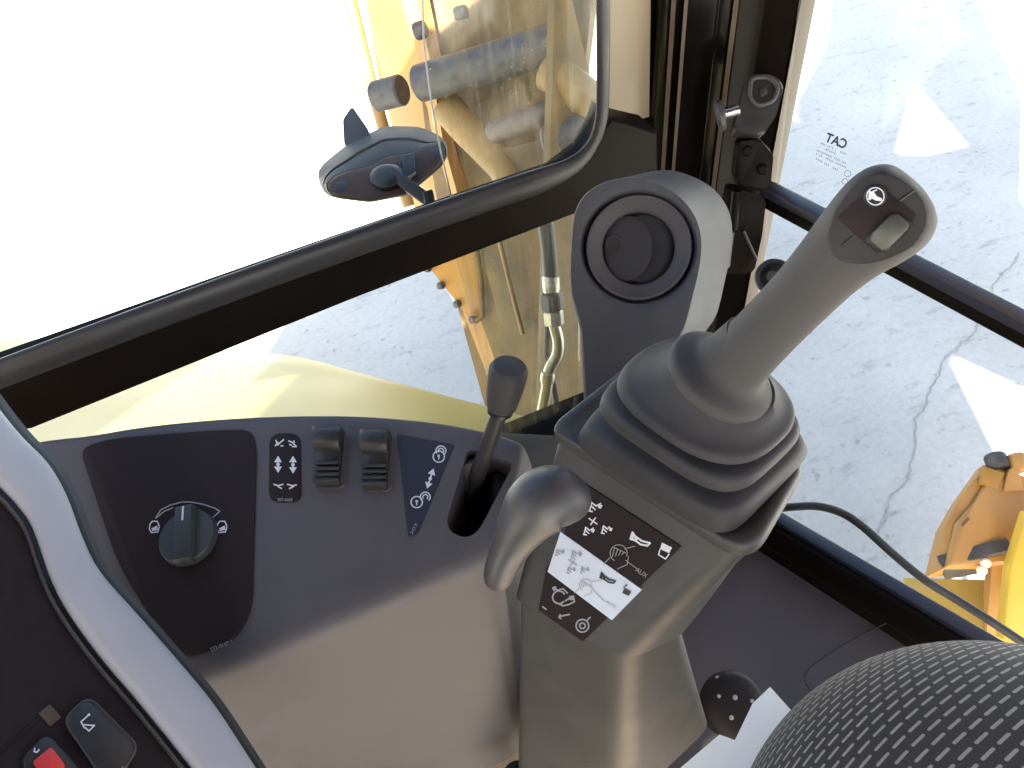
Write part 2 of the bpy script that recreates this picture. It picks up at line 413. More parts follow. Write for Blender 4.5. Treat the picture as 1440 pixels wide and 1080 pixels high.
# window rail with its rubber gasket
rail_pts = [(-120, 632), (-120, 576), (0, 534), (400, 391), (700, 286), (790, 255), (828, 226), (850, 190), (858, 165), (880, 175), (925, 185), (925, 262), (808, 300), (500, 418), (45, 604)]
rail = slab('window_rail', WA, rail_pts, .045, M['satin'], cab, .012, .004)
gp = [(848, -120), (848, 0), (848, 120), (845, 170), (832, 205), (808, 231), (770, 250), (700, 274), (550, 325), (400, 378), (200, 451), (0, 526), (-140, 578)]
gpts = [WA.hit(x, y, .018) for x, y in spline(gp, 5)]
tube('window_gasket', gpts, [.0078 + .0085 * min(1, max(0, (i - 20) / 12)) for i in range(len(gpts))], M['gasket'], rail, 22, (WA.n, .55))
def pane(name, pl, pts, off, m, label=None):
    o = slab(name, pl, pts, .004, m, cab, off, 0, smooth=False)
    if label: o['label'] = label
    return o
pane('window_pane', WA, [(845, -200), (842, 185), (805, 235), (600, 312), (-140, 575), (-140, -200)], -.006, M['glass'], 'large clear pane above the rail')
pane('window_pane', WA, [(846, -200), (843, 190), (805, 240), (640, 300), (612, 180), (597, 70), (594, -200)], -.022, M['dirty'], 'dusty sliding pane with run marks')
pane('window_pane', WA, [(815, 292), (815, 640), (-60, 640), (45, 600)], -.006, M['glass'], 'low clear pane under the rail')
pane('window_pane', WA, [(840, 285), (840, 640), (715, 640), (640, 362)], -.02, M['dirty'], 'dust-splashed low pane in front of the boom')
# the sliding pane's edge
tube('pane_edge', [WA.hit(x, y, -.02) for x, y in ((594, -60), (595, 40), (597, 70), (606, 140), (618, 205), (640, 300))], .0009, M['greyprint'], cab, 6)
# sill under the low pane and lower wall
box('lower_wall', (-1.0, ya - .01, Z0), (WA.hit(1000, 640).x, ya + .045, WA.hit(740, 617).z), M['satin'], cab)
# side window: bar, panes, sill
def onB(x, y, o=0): return WB.hit(x, y, o)
b0, b1 = onB(1078, 272, .0), onB(1500, 494, .0)
upv = V((0, 0, 1)); nB = WB.n
sb = bar('side_window_bar', b0, b1, nB * .012, upv * .014, M['gloss'], cab, .003)
bar('bar_gasket', b0 + upv * .012 + nB * .006, b1 + upv * .012 + nB * .006, nB * .010, upv * .006, M['bluebar'], sb, .001)
pB = pane('window_pane', WB, [(1150, -200), (1088, 272), (1640, 560), (1640, -200)], -.008, M['glass'], 'clear side pane with small etched lettering')
pane('window_pane', WB, [(1078, 280), (1060, 740), (1700, 1130), (1640, 580)], -.008, M['glass'], 'clear lower side pane')
PG = WB.up(-.006)
# etched lettering, read from behind
text('etched_mark', 'CAT', PG, 1159, 199, 1188, 210, 14, M['inkblack'], pB, .0004, True, .028)
for (x0, y0, x1, y1) in ((1154, 201, 1190, 217), (1161, 210, 1180, 218), (1148, 211, 1190, 230), (1147, 216, 1190, 236), (1147, 223, 1166, 233), (1171, 236, 1183, 241)):
    n_ = max(4, int((x1 - x0) / 2.2)); ln_ = []          # fine print too small to read: broken ticks along each line
    for k in range(n_):
        if random.random() < .12: continue
        q = (k + .5) / n_; x, y = x0 + (x1 - x0) * q, y0 + (y1 - y0) * q
        ln_.append([(x - .3, y + 1.1), (x + .5, y - 1.1)])
    strokes('etched_fine_print', PG, ln_, 1.1, M['greyprint'], pB, .0004)['kind'] = 'stuff'
strokes('etched_mark', PG, [circ(1192, 244, 4.5, 12), circ(1188, 255, 4, 12)], 1.0, M['greyprint'], pB, .0004)
s0, s1 = WB.hit(1000, 668, .02) - upv * .050, WB.hit(1460, 938, .02) - upv * .050
sl = bar('side_window_sill', s0, s1, V((nB.x, nB.y, 0)) * .020, upv * .035, M['satin'], cab, .004)
bar('sill_cap', s0 + upv * .040 + nB * .0, s1 + upv * .040, nB * .011, upv * .006, M['bluebar'], sl, .002)
bar('side_lower_wall', s0 - upv * .10 - nB * .02, s1 - upv * .10 - nB * .02, nB * .02, upv * .10, M['satin'], cab)

# ------------------------------------------------------------------ side trim panel below the side window
tA, tB = WB.hit(1085, 782, .05), WB.hit(1345, 952, .05)
PT = Plane(tA, (tB - tA).cross(at(1000, 1010, 1.12) - tA))
trim = slab('side_trim_panel', PT, rp([(1000, 731), (1085, 786), (1330, 945), (1480, 1042), (1400, 1250), (800, 1250), (850, 800)], 14), .03, M['console'], None, 0, .008)
tag(trim, 'dark grey plastic side panel below the side window sill', 'trim panel')
gro = [(1262, 868), (1190, 905), (1145, 934), (1133, 948), (1136, 965), (1160, 990)]
tube('panel_seam', [PT.hit(x, y, -.0002) for x, y in spline(gro, 6)], .0014, M['pod'], trim, 6)

# ------------------------------------------------------------------ console
PC = plane3((400, 590, .70), (300, 900, .598), (650, 760, .62))
con = thing('control_console', 'dark grey moulded control console under the window with dial and switches', 'console', at(420, 800, .62) - V((0, 0, .3)))
T = [(-30, 632), (60, 614), (120, 607), (200, 594), (300, 584), (400, 579), (500, 579), (600, 587), (680, 601), (728, 616), (742, 630)]
B = [(90, 1050), (170, 1015), (230, 987), (290, 958), (370, 925), (450, 891), (530, 857), (610, 822), (668, 797), (690, 786), (702, 782)]
tt = spline([a + b for a, b in zip(T, B)], 5)
rings = []
nC = len(tt)
for i, (tx, ty, bx, by) in enumerate(tt):
    drop = 0
    k = (i - (nC - 6)) / 5
    if k > 0: drop = .012 * k * k
    a = PC.hit(tx, ty) ; b = PC.hit(bx, by)
    d = (b - a).normalized(); n = PC.n; out = V((d.x, d.y, 0)).normalized(); dn = V((0, 0, -1))
    dd = dn * drop
    prof = [a - n * .09 - d * .004, a - n * .02 - d * .002, a - n * .008 + d * .0005, a - n * .003 + d * .004, a - n * .0005 + d * .010, a + d * .016, a + d * .03]
    L = (b - a).length
    prof += [a + d * (.03 + (L - .03 - .035) * q) for q in (.33, .66)]
    c = b
    prof += [c - d * .022, c - d * .013 - n * .0006, c - d * .006 - n * .0028, c - d * .0015 - n * .0070, c + d * .001 - n * .013, c + d * .003 - n * .030]
    foot = c + d * .003 - n * .030
    prof += [foot + dn * .12 + out * .012, foot + dn * .36 + out * .03, foot + dn * .36 - out * .18]
    rings.append([p + dd for p in prof])
bmc = loft_bm(rings)
bmesh.ops.recalc_face_normals(bmc, faces=bmc.faces)
shell = link(bmc, 'console_shell', M['console'], None, True, 40)
# lever slot cut through the shell
sp = rp([(650, 607), (718, 628), (658, 741), (614, 726)], [12, 14, 30, 26], 6)
cut = link(slab3([PC.hit(x, y, .03) for x, y in sp], PC.n, .11), 'cutter', None)
md = shell.modifiers.new('slot', 'BOOLEAN'); md.object = cut; md.operation = 'DIFFERENCE'; md.solver = 'EXACT'
bpy.context.view_layer.update()
dg = bpy.context.evaluated_depsgraph_get()
me2 = bpy.data.meshes.new_from_object(shell.evaluated_get(dg))
shell.modifiers.clear(); shell.data = me2
me2.polygons.foreach_set('use_smooth', [True] * len(me2.polygons)); me2.set_sharp_from_angle(angle=math.radians(40))
bpy.data.objects.remove(cut)
shell.parent = con; shell.location = shell.location - con.location
slab('slot_lining', PC, rp([(640, 598), (730, 620), (666, 752), (602, 734)], 24, 5), .004, M['black'], con, -.0745)
# lip of the slot
lipp = rp([(650, 606), (716, 626), (657, 739), (615, 725)], [14, 16, 32, 28], 6)
# bezel
bz = rp([(112, 631), (152, 617), (300, 605), (356, 604), (360, 640), (354, 862), (325, 905), (262, 926), (236, 906), (166, 795)], [14, 30, 40, 18, 14, 30, 34, 26, 30, 40])
bezel = slab('bezel_plate', PC, bz, .004, M['bezel'], con, .0016, .0008)
bezel['label'] = 'dark brown face plate round the dial'
text('part_number', '333-0147 1', PC, 297, 917, 327, 905, 6, M['greyprint'], bezel, .0022)
arc = [(219, 728), (226, 717), (240, 710), (256, 706), (268, 706), (285, 709), (301, 714), (309, 719), (296, 731)]
strokes('dial_scale', PC, [arc, [(219, 729), (231, 719), (243, 714)]], 1.7, M['greyprint'], bezel, .0022)
for cx in (217, 312):
    strokes('engine_symbol', PC, [[(cx - 6, 737), (cx - 3, 733), (cx + 4, 733), (cx + 6, 737), (cx + 7, 741), (cx + 5, 748), (cx - 4, 749), (cx - 7, 744), (cx - 6, 737)], ['fill', (cx - 4, 743), (cx + 4, 739), (cx + 5, 745), (cx - 3, 747)]], 1.7, M['print'], bezel, .0022)
# dial
dc = PC.hit(267, 757, .0016); nC_ = PC.n
dv = (PC.hit(266, 700) - PC.hit(263, 752)); dv = (dv - nC_ * dv.dot(nC_)).normalized(); du = dv.cross(nC_)
R = (PC.hit(301, 752) - PC.hit(263, 752)).length
knob = lathe('dial_knob', dc, nC_, [(R * 1.02, 0), (R * 1.02, .001), (R, .002), (R * .985, .006), (R * .95, .0072), (R * .0, .0072)], M['knobgrey'], con, 48)
bm = bmesh.new()
prof = []
for q, hh in ((-1.04, .006), (-1.02, .009), (-.94, .0135), (.90, .0150), (1.0, .0145), (1.03, .0125), (1.03, .006)):
    prof.append((q * R, hh))
ringsA = []
for s, z in ((-1, 0), (-.82, 0), (.82, 0), (1, 0)):
    pass
L_, R_ = [], []
for q, hh in prof + [(-1.02 * R, .008)][:0]:
    L_.append(dc + dv * q + nC_ * hh - du * R * .30); R_.append(dc + dv * q + nC_ * hh + du * R * .30)
base = [dc + dv * (-1.0 * R) + nC_ * .003, dc + dv * (1.0 * R) + nC_ * .003]
L_ += [base[1] - du * R * .36, base[0] - du * R * .36]; R_ += [base[1] + du * R * .36, base[0] + du * R * .36]
link_b = loft_bm([L_, R_]); bmesh.ops.recalc_face_normals(link_b, faces=link_b.faces)
bmesh.ops.bevel(link_b, geom=link_b.edges[:], offset=.0008, segments=2, profile=.5, affect='EDGES')
gb = link(link_b, 'grip_bar', M['knobgrey'], knob, True, 40)
bm = bmesh.new(); add_box(bm, dc + dv * R * .70 + nC_ * .0150, du * .0007, dv * R * .26, nC_ * .0003); link(bm, 'pointer_line', M['print'], knob)
# travel symbol strip
sx = [(380, 612), (421, 612), (423, 705), (379, 705)]
strip = slab('symbol_plate', PC, rp([(379, 610), (422, 609), (424, 706), (378, 706)], 15), .003, M['bezel'], con, .0009, .0004)
def dbl(cx, y0, y1, dx=0, w=5.5, h=9):
    m = (y0 + y1) / 2
    return [['fill', (cx, y0), (cx + w, y0 + h), (cx - w, y0 + h)], ['fill', (cx + dx, y1), (cx + dx - w, y1 - h), (cx + dx + w, y1 - h)], [(cx, y0 + h), (cx + dx, y1 - h)], ['fill'] + circ(cx + dx / 2, m, 2.6, 8)[:-1]]
arrows = dbl(391, 641, 665) + dbl(412, 641, 666)
top = [[(387, 627), (391, 622)], [(388, 619), (390, 624)], [(390, 626), (399, 618)], [(395, 627), (398, 627)], [(406, 620), (411, 622), (416, 627)], [(407, 625), (410, 626)], [(413, 620), (414, 622)], [(411, 628), (417, 628)]]
bot = [[(385, 681), (391, 683), (398, 681)], [(391, 684), (396, 687)], [(404, 681), (411, 683), (417, 682)], [(407, 687), (413, 684)]]
strokes('travel_symbols', PC, arrows + top + bot, 1.9, M['print'], strip, .0014)
text('part_number', '307-6668', PC, 390, 705, 411, 705, 4.6, M['greyprint'], strip, .0014)
# rocker switches
def rocker(cx, cy, lab):
    sw = slab('rocker_switch', PC, rp([(cx - 21, cy - 36), (cx + 22, cy - 37), (cx + 22, cy + 32), (cx + 16, cy + 42), (cx - 18, cy + 42), (cx - 24, cy + 34)], 9), .004, M['console'], con, .0014, .0009)
    sw['label'] = lab
    # rocker body: low in the middle, raised cap at the far end
    a, b = PC.hit(cx - 18, cy - 33), PC.hit(cx + 20, cy - 34)
    wv = (b - a) / 2
    def row(y, h, s=1): 
        c = PC.hit(cx + 1 - (y - cy + 30) * .04, y, 0) + PC.n * h
        return c, wv * s
    prf = [(cy - 36, .000, .9), (cy - 37, .008, .96), (cy - 33, .0155, 1), (cy - 24, .0185, 1.0), (cy - 14, .0175, .98), (cy - 8, .0150, .94), (cy - 5, .0075, .9), (cy + 8, .0050, .86), (cy + 16, .0052, .84), (cy + 38, .0072, .84), (cy + 41, .004, .84), (cy + 41, .0, .84)]
    rg = []
    for y, h, s in prf:
        c, ww = row(y, h, s)
        rg.append([c - ww, c - ww * .8 + PC.n * .0012, c - ww * .3 + PC.n * .0018, c + ww * .3 + PC.n * .0018, c + ww * .8 + PC.n * .0012, c + ww, c + ww * 1 - PC.n * (h + .001), c - ww - PC.n * (h + .001)])
    link(loft_bm(rg), 'rocker', M['dark'], sw, True, 50)
    for j in range(4):
        y = cy + 12 + j * 8.2
        c, ww = row(y, .0085, .84)
        a = c - ww * (1 + .03 * j); b = c + ww * (1 + .03 * j)
        tube('grip_ridge', [a, b], .0020, M['dark'], sw, 8)
rocker(465, 645, 'ridged black rocker switch beside the symbol plate')
rocker(531, 649, 'ridged black rocker switch beside the lock label')
# lock label
tri = slab('lock_label', PC, rp([(558, 611), (639, 625), (587, 750), (574, 755)], [3, 3, 4, 4]), .003, M['navy'], con, .0007)
tri['label'] = 'dark blue triangular lock symbol label'
def lock(cx, cy, op):
    body = circ(cx, cy, 8, 18)
    L = [body, [(cx, cy - 2), (cx, cy + 4)], ['fill'] + circ(cx, cy - 1, 2, 8)[:-1]]
    sx_, sy_ = (cx + 12, cy - 7) if op else (cx + 3, cy - 8)
    L += [circ(sx_, sy_, 7, 14, 150, 400), circ(sx_, sy_, 3.6, 10, 150, 400)]
    return L
strokes('closed_lock_symbol', PC, lock(617, 642, False), 1.7, M['print'], tri, .0012)
strokes('open_lock_symbol', PC, lock(586, 706, True), 1.7, M['print'], tri, .0012)
arrow2 = []
for ln in dbl(605, 658, 688, 0, 5.5, 9):
    pre = ln[0] == 'fill'; pts = ln[1:] if pre else ln
    pts = rot(pts, (605, 673), 18); arrow2.append((['fill'] + pts) if pre else pts)
strokes('lock_arrow', PC, arrow2, 2.2, M['print'], tri, .0012)
text('part_number', '303', PC, 580, 752, 587, 737, 4, M['greyprint'], tri, .0012)
# grey sill piece behind the console
slab('rear_ledge', plane3((700, 612, .72), (800, 640, .74), (740, 660, .70)), [(690, 606), (800, 612), (800, 700), (700, 690)], .02, M['pod'], con, 0, .003)

# lockout lever in the slot
lev = thing('lockout_lever', 'slim black lever with tapered grey knob standing in the console slot', 'lever', at(655, 700, .68))
a0, a1, a2 = at(655, 712, .70), at(682, 640, .645), at(707, 566, .60)
tube('shaft', [a0, a1, a2], [.0075, .0072, .0065], M['dark'], lev, 16)
ax = (at(717, 512, .575) - at(705, 572, .602))
lathe('knob', at(704.5, 574, .603), ax, [(.0098, 0), (.0115, .0015), (.0122, .004), (.0142, ax.length * .45), (.0152, ax.length * .8), (.0150, ax.length * .92), (.0125, ax.length), (.0, ax.length * 1.03)], M['rubber'], lev, 32)
lathe('collar', at(703, 578, .604), ax, [(.0085, -.001), (.0105, .0), (.0105, .003), (.008, .004)], M['black'], lev, 24)
slab('stop_plate', plane3((660, 655, .66), (680, 640, .655), (655, 690, .672)), [(652, 654), (667, 650), (664, 690), (649, 693)], .006, M['dark'], lev, 0, .001)

# ------------------------------------------------------------------ silver trim strip and key panel
PK = plane3((0, 700, .57), (100, 1000, .50), (350, 1080, .52))
right = [(-40, 520), (0, 577), (33, 617), (67, 652), (93, 696), (116, 756), (141, 805), (197, 869), (264, 946), (306, 999), (359, 1080), (420, 1170)]
left = [(-40, 636), (-20, 660), (0, 683), (22, 706), (46, 741), (70, 809), (95, 858), (141, 922), (197, 988), (271, 1080), (330, 1160), (345, 1180)]
rs = spline(right, 4); ls = spline(left, 4)
rings = []
for (rx, ry), (lx, ly) in zip(rs, ls):
    ring = []
    for t_, h in ((-.10, -.02), (-.03, -.004), (0, .0), (.04, .0035), (.15, .006), (.35, .008), (.6, .0088), (.85, .0078), (.95, .0058), (1.0, .001), (1.03, -.004), (1.09, -.022)):
        ring.append(PK.hit(lx + (rx - lx) * t_, ly + (ry - ly) * t_) + PK.n * h)
    rings.append(ring)
bms = loft_bm(rings)
strip_t = link(bms, 'trim_strip', M['silver'], None, True, 50)
tag(strip_t, 'smooth silver grey curved trim strip beside the console', 'trim strip')
def edge_band(name, pts, a, b, h0, h1, m, par):
    rg = []
    n_ = len(pts)
    for i, (x, y) in enumerate(pts):
        d = V((pts[min(i + 1, n_ - 1)][0] - pts[max(i - 1, 0)][0], pts[min(i + 1, n_ - 1)][1] - pts[max(i - 1, 0)][1])).normalized()
        nx, ny = -d.y, d.x
        rg.append([PK.hit(x + nx * a, y + ny * a) + PK.n * h0, PK.hit(x + nx * (a + b) / 2, y + ny * (a + b) / 2) + PK.n * (h1 + .001), PK.hit(x + nx * b, y + ny * b) + PK.n * h1, PK.hit(x + nx * b, y + ny * b) + PK.n * (h1 - .03), PK.hit(x + nx * a, y + ny * a) + PK.n * (h0 - .03)])
    return link(loft_bm(rg), name, m, par, True, 50)
edge_band('edge_seal', rs, 1, -9, -.003, -.004, M['black'], strip_t)
edge_band('edge_lip', rs, -8, -20, -.008, -.010, M['pod'], strip_t)
edge_band('edge_seal', ls, -1, 9, -.002, -.002, M['black'], strip_t)
edge_band('edge_lip', ls, 8, 13, .0, .0, M['pod'], strip_t)
kp = thing('key_panel', 'dark brown key panel with red key at the lower left corner', 'key panel', PK.hit(60, 1000, -.03))
lp = [(x - 13, y + 6) for x, y in ls]
slab('panel_face', PK, [(-150, 640)] + lp[2:] + [(300, 1250), (-150, 1250)], .02, M['bezel'], kp, -.004)
kb = rp([(90, 1012), (124, 980), (194, 1050), (172, 1085), (140, 1085)], [16, 16, 14, 8, 10])
key = slab('key', PK, kb, .006, M['dark'], kp, .0025, .0022, 3); key['label'] = 'black key with a white symbol'
edge = [kb[i] for i in range(len(kb))]
tube('key_rim', [PK.hit(x, y, .0006) for x, y in kb + kb[:2]], .0012, M['pod'], kp, 8)
strokes('key_symbol', PK, [[(114, 1015), (124, 1006)], [(114, 1015), (119, 1024)], ['fill'] + circ(125, 1005, 2, 8)[:-1], [(118, 1019), (128, 1020), (133, 1020), (125, 1028), (120, 1023)]], 2.0, M['print'], key, .0032)
kb2 = rp([(28, 1068), (66, 1030), (118, 1088), (60, 1130)], 14)
k2 = slab('key', PK, kb2, .006, M['dark'], kp, .0012, .0015); k2['label'] = 'key with a red lens'
slab('red_lens', PK, rp([(46, 1071), (72, 1050), (92, 1076), (70, 1110)], 4), .004, M['red'], k2, .0032, .0008)
strokes('key_symbol', PK, [[(49, 1052), (48, 1057), (52, 1058), (55, 1054)]], 2.0, M['print'], k2, .0018)
slab('blank_insert', PK, [(54, 1003), (70, 990), (86, 1008), (70, 1021)], .004, M['tan'], kp, -.0028)
strokes('panel_seam', PK, [[(-20, 1075), (0, 1058), (55, 1009)]], 3, M['black'], kp, -.0034)

# ------------------------------------------------------------------ joystick pod
Lp, Fp, Rp = (768, 600, .585), (1056, 786, .475), (1134, 650, .525)
PP = plane3(Lp, Fp, Rp)
Ltop, Ftop, Rtop = at(*Lp), at(*Fp), at(*Rp)
Btop = PP.hit(930, 474)
podn = PP.n
pod = thing('joystick_pod', 'dark grey joystick pod with symbol labels on its front face', 'control pod', at(860, 1050, .7))
def rquad(c, r, seg=6):
    out = []
    for i in range(len(c)):
        a, b, d = c[i - 1], c[i], c[(i + 1) % len(c)]
        rr = r[i] if isinstance(r, (list, tuple)) else r
        p = b + (a - b).normalized() * rr; q = b + (d - b).normalized() * rr
        for k in range(seg + 1):
            t = k / seg; out.append(p * (1 - t) ** 2 + b * 2 * t * (1 - t) + q * t * t)
    return out
def inset(c, s): 
    g = sum(c, V((0, 0, 0))) / len(c)
    return [g + (p - g) * s for p in c]
tc = [Ltop, Ftop, Rtop, Btop]; rr = [.016, .026, .014, .02]
rings = [rquad([p - podn * .0125 for p in inset(tc, .93)], rr), rquad([p - podn * .0120 for p in inset(tc, .985)], rr), rquad([p - podn * .0105 for p in tc], rr), rquad([p - podn * .004 for p in tc], rr), rquad([p - podn * .0012 for p in inset(tc, .988)], rr), rquad([p for p in inset(tc, .965)], rr), rquad([p - podn * .001 for p in inset(tc, .90)], rr), rquad([p - podn * .003 for p in inset(tc, .86)], rr)]
link(loft_bm(rings), 'top_plate', M['pod'], pod, True, 50)
# body
F2 = at(884, 932, .565); R2 = at(985, 880, .62)
Lq, Fq, Rq, Bq = [p - podn * .0115 for p in inset(tc, .958)]
PF = Plane(Lq, (Fq - Lq).cross(F2 - Lq))
L2 = PF.hit(716, 838); B2 = L2 + (R2 - F2)
r2 = [.014, .024, .03, .02]
body = []
for t_ in (0, .12, .35, .6, .85, .96, 1.0):
    s = 1 if t_ < .9 else (1 - .02 * (t_ - .9) * 10 * .6)
    c = [a.lerp(b, t_) for a, b in ((Lq, L2), (Fq, F2), (Rq, R2), (Bq, B2))]
    body.append(rquad(inset(c, s), [a + (b - a) * t_ for a, b in zip(rr, r2)]))
link(loft_bm(body), 'pod_body', M['pod'], pod, True, 50)
# column
c0 = inset([L2, F2, R2, B2], .93)
cb = [at(722, 1100, .80), at(880, 1135, .77), at(1010, 1010, .82), at(860, 960, .92)]
colr = []
for t_ in (0, .03, .25, .5, .75, 1.0):
    c = [a.lerp(b, t_) for a, b in zip(c0, cb)]
    colr.append(rquad([p - V((0, 0, .003)) for p in c], [.012, .022, .03, .02]))
link(loft_bm(colr), 'column', M['pod'], pod, True, 50)
# labels
lab = slab('symbol_label', PF, [(822, 680), (957, 769), (819, 902), (757, 858), (768, 800), (795, 745)], .003, M['bezel'], pod, .0012)
lab['label'] = 'dark label with control pattern symbols'
wl = slab('white_band', PF, [(788, 748), (902, 829), (860, 872), (770, 804)], .002, M['label_white'], lab, .0018)
def arm(cx, cy, s, fl=1):
    return [[(cx - 6 * s, cy + 4 * s), (cx - 4 * s, cy - 5 * s), (cx + 1 * s, cy - 1 * s), (cx + 6 * s * fl, cy - 4 * s)], [(cx - 7 * s, cy + 4 * s), (cx - 3 * s, cy + 5 * s)], ['fill', (cx + 4 * s, cy - 3 * s), (cx + 8 * s, cy - 2 * s), (cx + 6 * s, cy + 2 * s), (cx + 3 * s, cy + 1 * s)], [(cx - 4 * s, cy - 1 * s), (cx, cy + 3 * s)]]
def cross(cx, cy, s):
    return [rot([(cx - 7 * s, cy), (cx + 7 * s, cy)], (cx, cy), 35), rot([(cx, cy - 6 * s), (cx, cy + 6 * s)], (cx, cy), 35)]
def horn(x, y, s, m, par, off, nm='horn_symbol'):
    P_ = [(x - 8 * s, y - 9 * s), (x - 4 * s, y - 3 * s), (x + 6 * s, y + 4 * s), (x + 18 * s, y + 7 * s), (x + 14 * s, y + 11 * s), (x + 4 * s, y + 9 * s), (x - 4 * s, y + 3 * s), (x - 11 * s, y + 1 * s)]
    strokes(nm, PF, [P_ + P_[:1], [(x - 7 * s, y - 6 * s), (x - 8 * s, y)], [(x - 5 * s, y - 2 * s), (x - 2 * s, y + 2 * s)]], 2.8 * s, m, par, off)
def hand(x, y, s):
    L = [circ(x, y, 12 * s, 16, 120, 380)]
    for k in range(4): L.append([(x - 9 * s + k * 4.5 * s, y + 5 * s - k), (x - 6 * s + k * 4.5 * s, y - 8 * s + k * 2), (x + k * 4 * s - 2 * s, y - 6 * s + k * 2)])
    L += [[(x - 12 * s, y + 6 * s), (x - 22 * s, y + 16 * s)], [(x + 14 * s, y + 4 * s), (x + 12 * s, y + 16 * s), (x - 2 * s, y + 22 * s)]]
    return L
strokes('control_symbols', PF, arm(837, 713, 1.3) + cross(834, 733, 1.0) + arm(828, 747, 1.1) + arm(853, 745, 1.1, .6), 2.0, M['print'], lab, .0018)
horn(897, 757, .95, M['print'], lab, .0018)
strokes('hand_symbol', PF, hand(870, 778, 1.0) + [[(878, 772), (893, 768)], [(880, 788), (896, 800)]], 1.1, M['greyprint'], lab, .0018)
text('aux_text', 'AUX', PF, 893, 803, 908, 813, 6.5, M['greyprint'], lab, .0018)
strokes('machine_symbol', PF, [['fill', (931, 763), (945, 770), (941, 778), (928, 772)], [(928, 773), (926, 780), (936, 786), (941, 779)]], 1.8, M['print'], lab, .0018)
strokes('control_symbols', PF, arm(787, 777, .9) + arm(810, 780, 1.1) + cross(805, 791, 1.0) + arm(803, 802, .9) + arm(822, 802, .9) , 1.3, M['greyprint'], wl, .0024)
horn(852, 812, .75, M['inkblack'], wl, .0024)
strokes('hand_symbol', PF, hand(823, 823, .7) + [[(832, 818), (846, 816)], [(834, 830), (850, 846)]], .9, M['greyprint'], wl, .0024)
text('aux_text', 'AUX', PF, 851, 847, 865, 856, 4, M['greyprint'], wl, .0024)
strokes('machine_symbol', PF, [['fill', (878, 827), (888, 832), (884, 838), (875, 834)], [(877, 826), (882, 822)]], 1.5, M['inkblack'], wl, .0024)
sy = [circ(786, 840, 9, 12, 40, 330), [(778, 826), (784, 830), (792, 828), (798, 834)], [(795, 845), (806, 838), (808, 846), (798, 851)], [(779, 846), (792, 852), (800, 850)], [(786, 867), (801, 864)], [(788, 864), (786, 868), (789, 870)], circ(819, 880, 9, 14), circ(819, 880, 4, 10), [(826, 872), (830, 868)], ['fill', (776, 826), (782, 824), (783, 830), (778, 831)], ['fill', (800, 838), (808, 838), (807, 844), (801, 844)], [(763, 853), (768, 857)]]
strokes('machine_symbols', PF, sy, 2.1, M['greyprint'], lab, .0018)

# armrest-style lever on the pod's left
hpts = [(698, 822, .500, .006), (700, 813, .497, .0095), (707, 793, .492, .0112), (720, 765, .486, .013), (735, 738, .480, .0165), (755, 712, .475, .0205), (777, 700, .474, .0205), (798, 702, .478, .0165), (812, 706, .486, .010), (818, 707, .49, .004)]
hs = spline(hpts, 5)
hl = tube('curved_hand_lever', [at(x, y, d) for x, y, d, r in hs], [r for *_, r in hs], M['handle'], None, 22, angle=80)
tag(hl, 'thick curved grey hand lever on the left side of the joystick pod', 'lever')

# ------------------------------------------------------------------ joystick
js = thing('joystick', 'grey joystick with pleated rubber boot and button head', 'joystick', PP.hit(965, 640))
A0 = at(1022, 537, .475); A1 = at(1225, 312, .385)
axis = (A1 - A0).normalized()
u0 = (Ftop - Ltop).normalized(); v0 = podn.cross(u0)
NB_ = 72
def sring(c, n, a, b, e):
    uu = (u0 - n * u0.dot(n)).normalized(); vv = n.cross(uu); out = []
    for k in range(NB_):
        t = 2 * math.pi * k / NB_; ct, st = math.cos(t), math.sin(t)
        x = math.copysign(abs(ct) ** (2 / e), ct) * a; y = math.copysign(abs(st) ** (2 / e), st) * b
        out.append(c + uu * x + vv * y)
    return out
KEY = [(0, PP.hit(968, 625), .0695, .0545, 6.5), (.35, at(982, 579, .514), .0605, .0480, 3.6), (.6, at(993, 553, .500), .0550, .0485, 2.4), (1.0, at(1016, 527, .482), .036, .036, 2.0)]
def bkey(t):
    t = max(0, min(1, t))
    for (t0, c0_, a0_, b0_, e0_), (t1, c1_, a1_, b1_, e1_) in zip(KEY[:-1], KEY[1:]):
        if t <= t1:
            q = (t - t0) / (t1 - t0)
            return c0_.lerp(c1_, q), a0_ + (a1_ - a0_) * q, b0_ + (b1_ - b0_) * q, e0_ + (e1_ - e0_) * q
def bring(t, s_):
    c, a, b, e = bkey(t); n = (podn * (1 - t * .55) + axis * t * .55).normalized() if t < .99 else axis
    return sring(c, n, a * s_, b * s_, e)
bt = [(-.0, 1.0), (.03, 1.012), (.09, 1.0), (.145, .988), (.168, .95), (.182, .86), (.192, .75), (.215, .665), (.245, .70), (.262, .82), (.28, .95), (.30, .985), (.33, 1.0), (.37, 1.0), (.41, .985), (.425, .94), (.438, .84), (.447, .74), (.468, .67), (.490, .73), (.502, .86), (.515, .95), (.535, .985), (.57, 1.0), (.61, 1.0), (.64, .985), (.66, .96), (.70, .93), (.78, .90), (.88, .88), (1.0, .86)]
brings = [bring(t, q) for t, q in bt]
link(loft_bm(brings), 'rubber_boot', M['rubber'], js, True, 60)
# collar
A00 = at(1013, 530, .484)
lathe('collar', A00, axis, [(.030, -.006), (.0345, -.005), (.0362, -.001), (.0358, .003), (.0335, .0056), (.0290, .0075), (.0252, .0098), (.0228, .0135), (.0210, .019), (.0196, .028), (.0186, .036)], M['grip'], js, 48, 60)
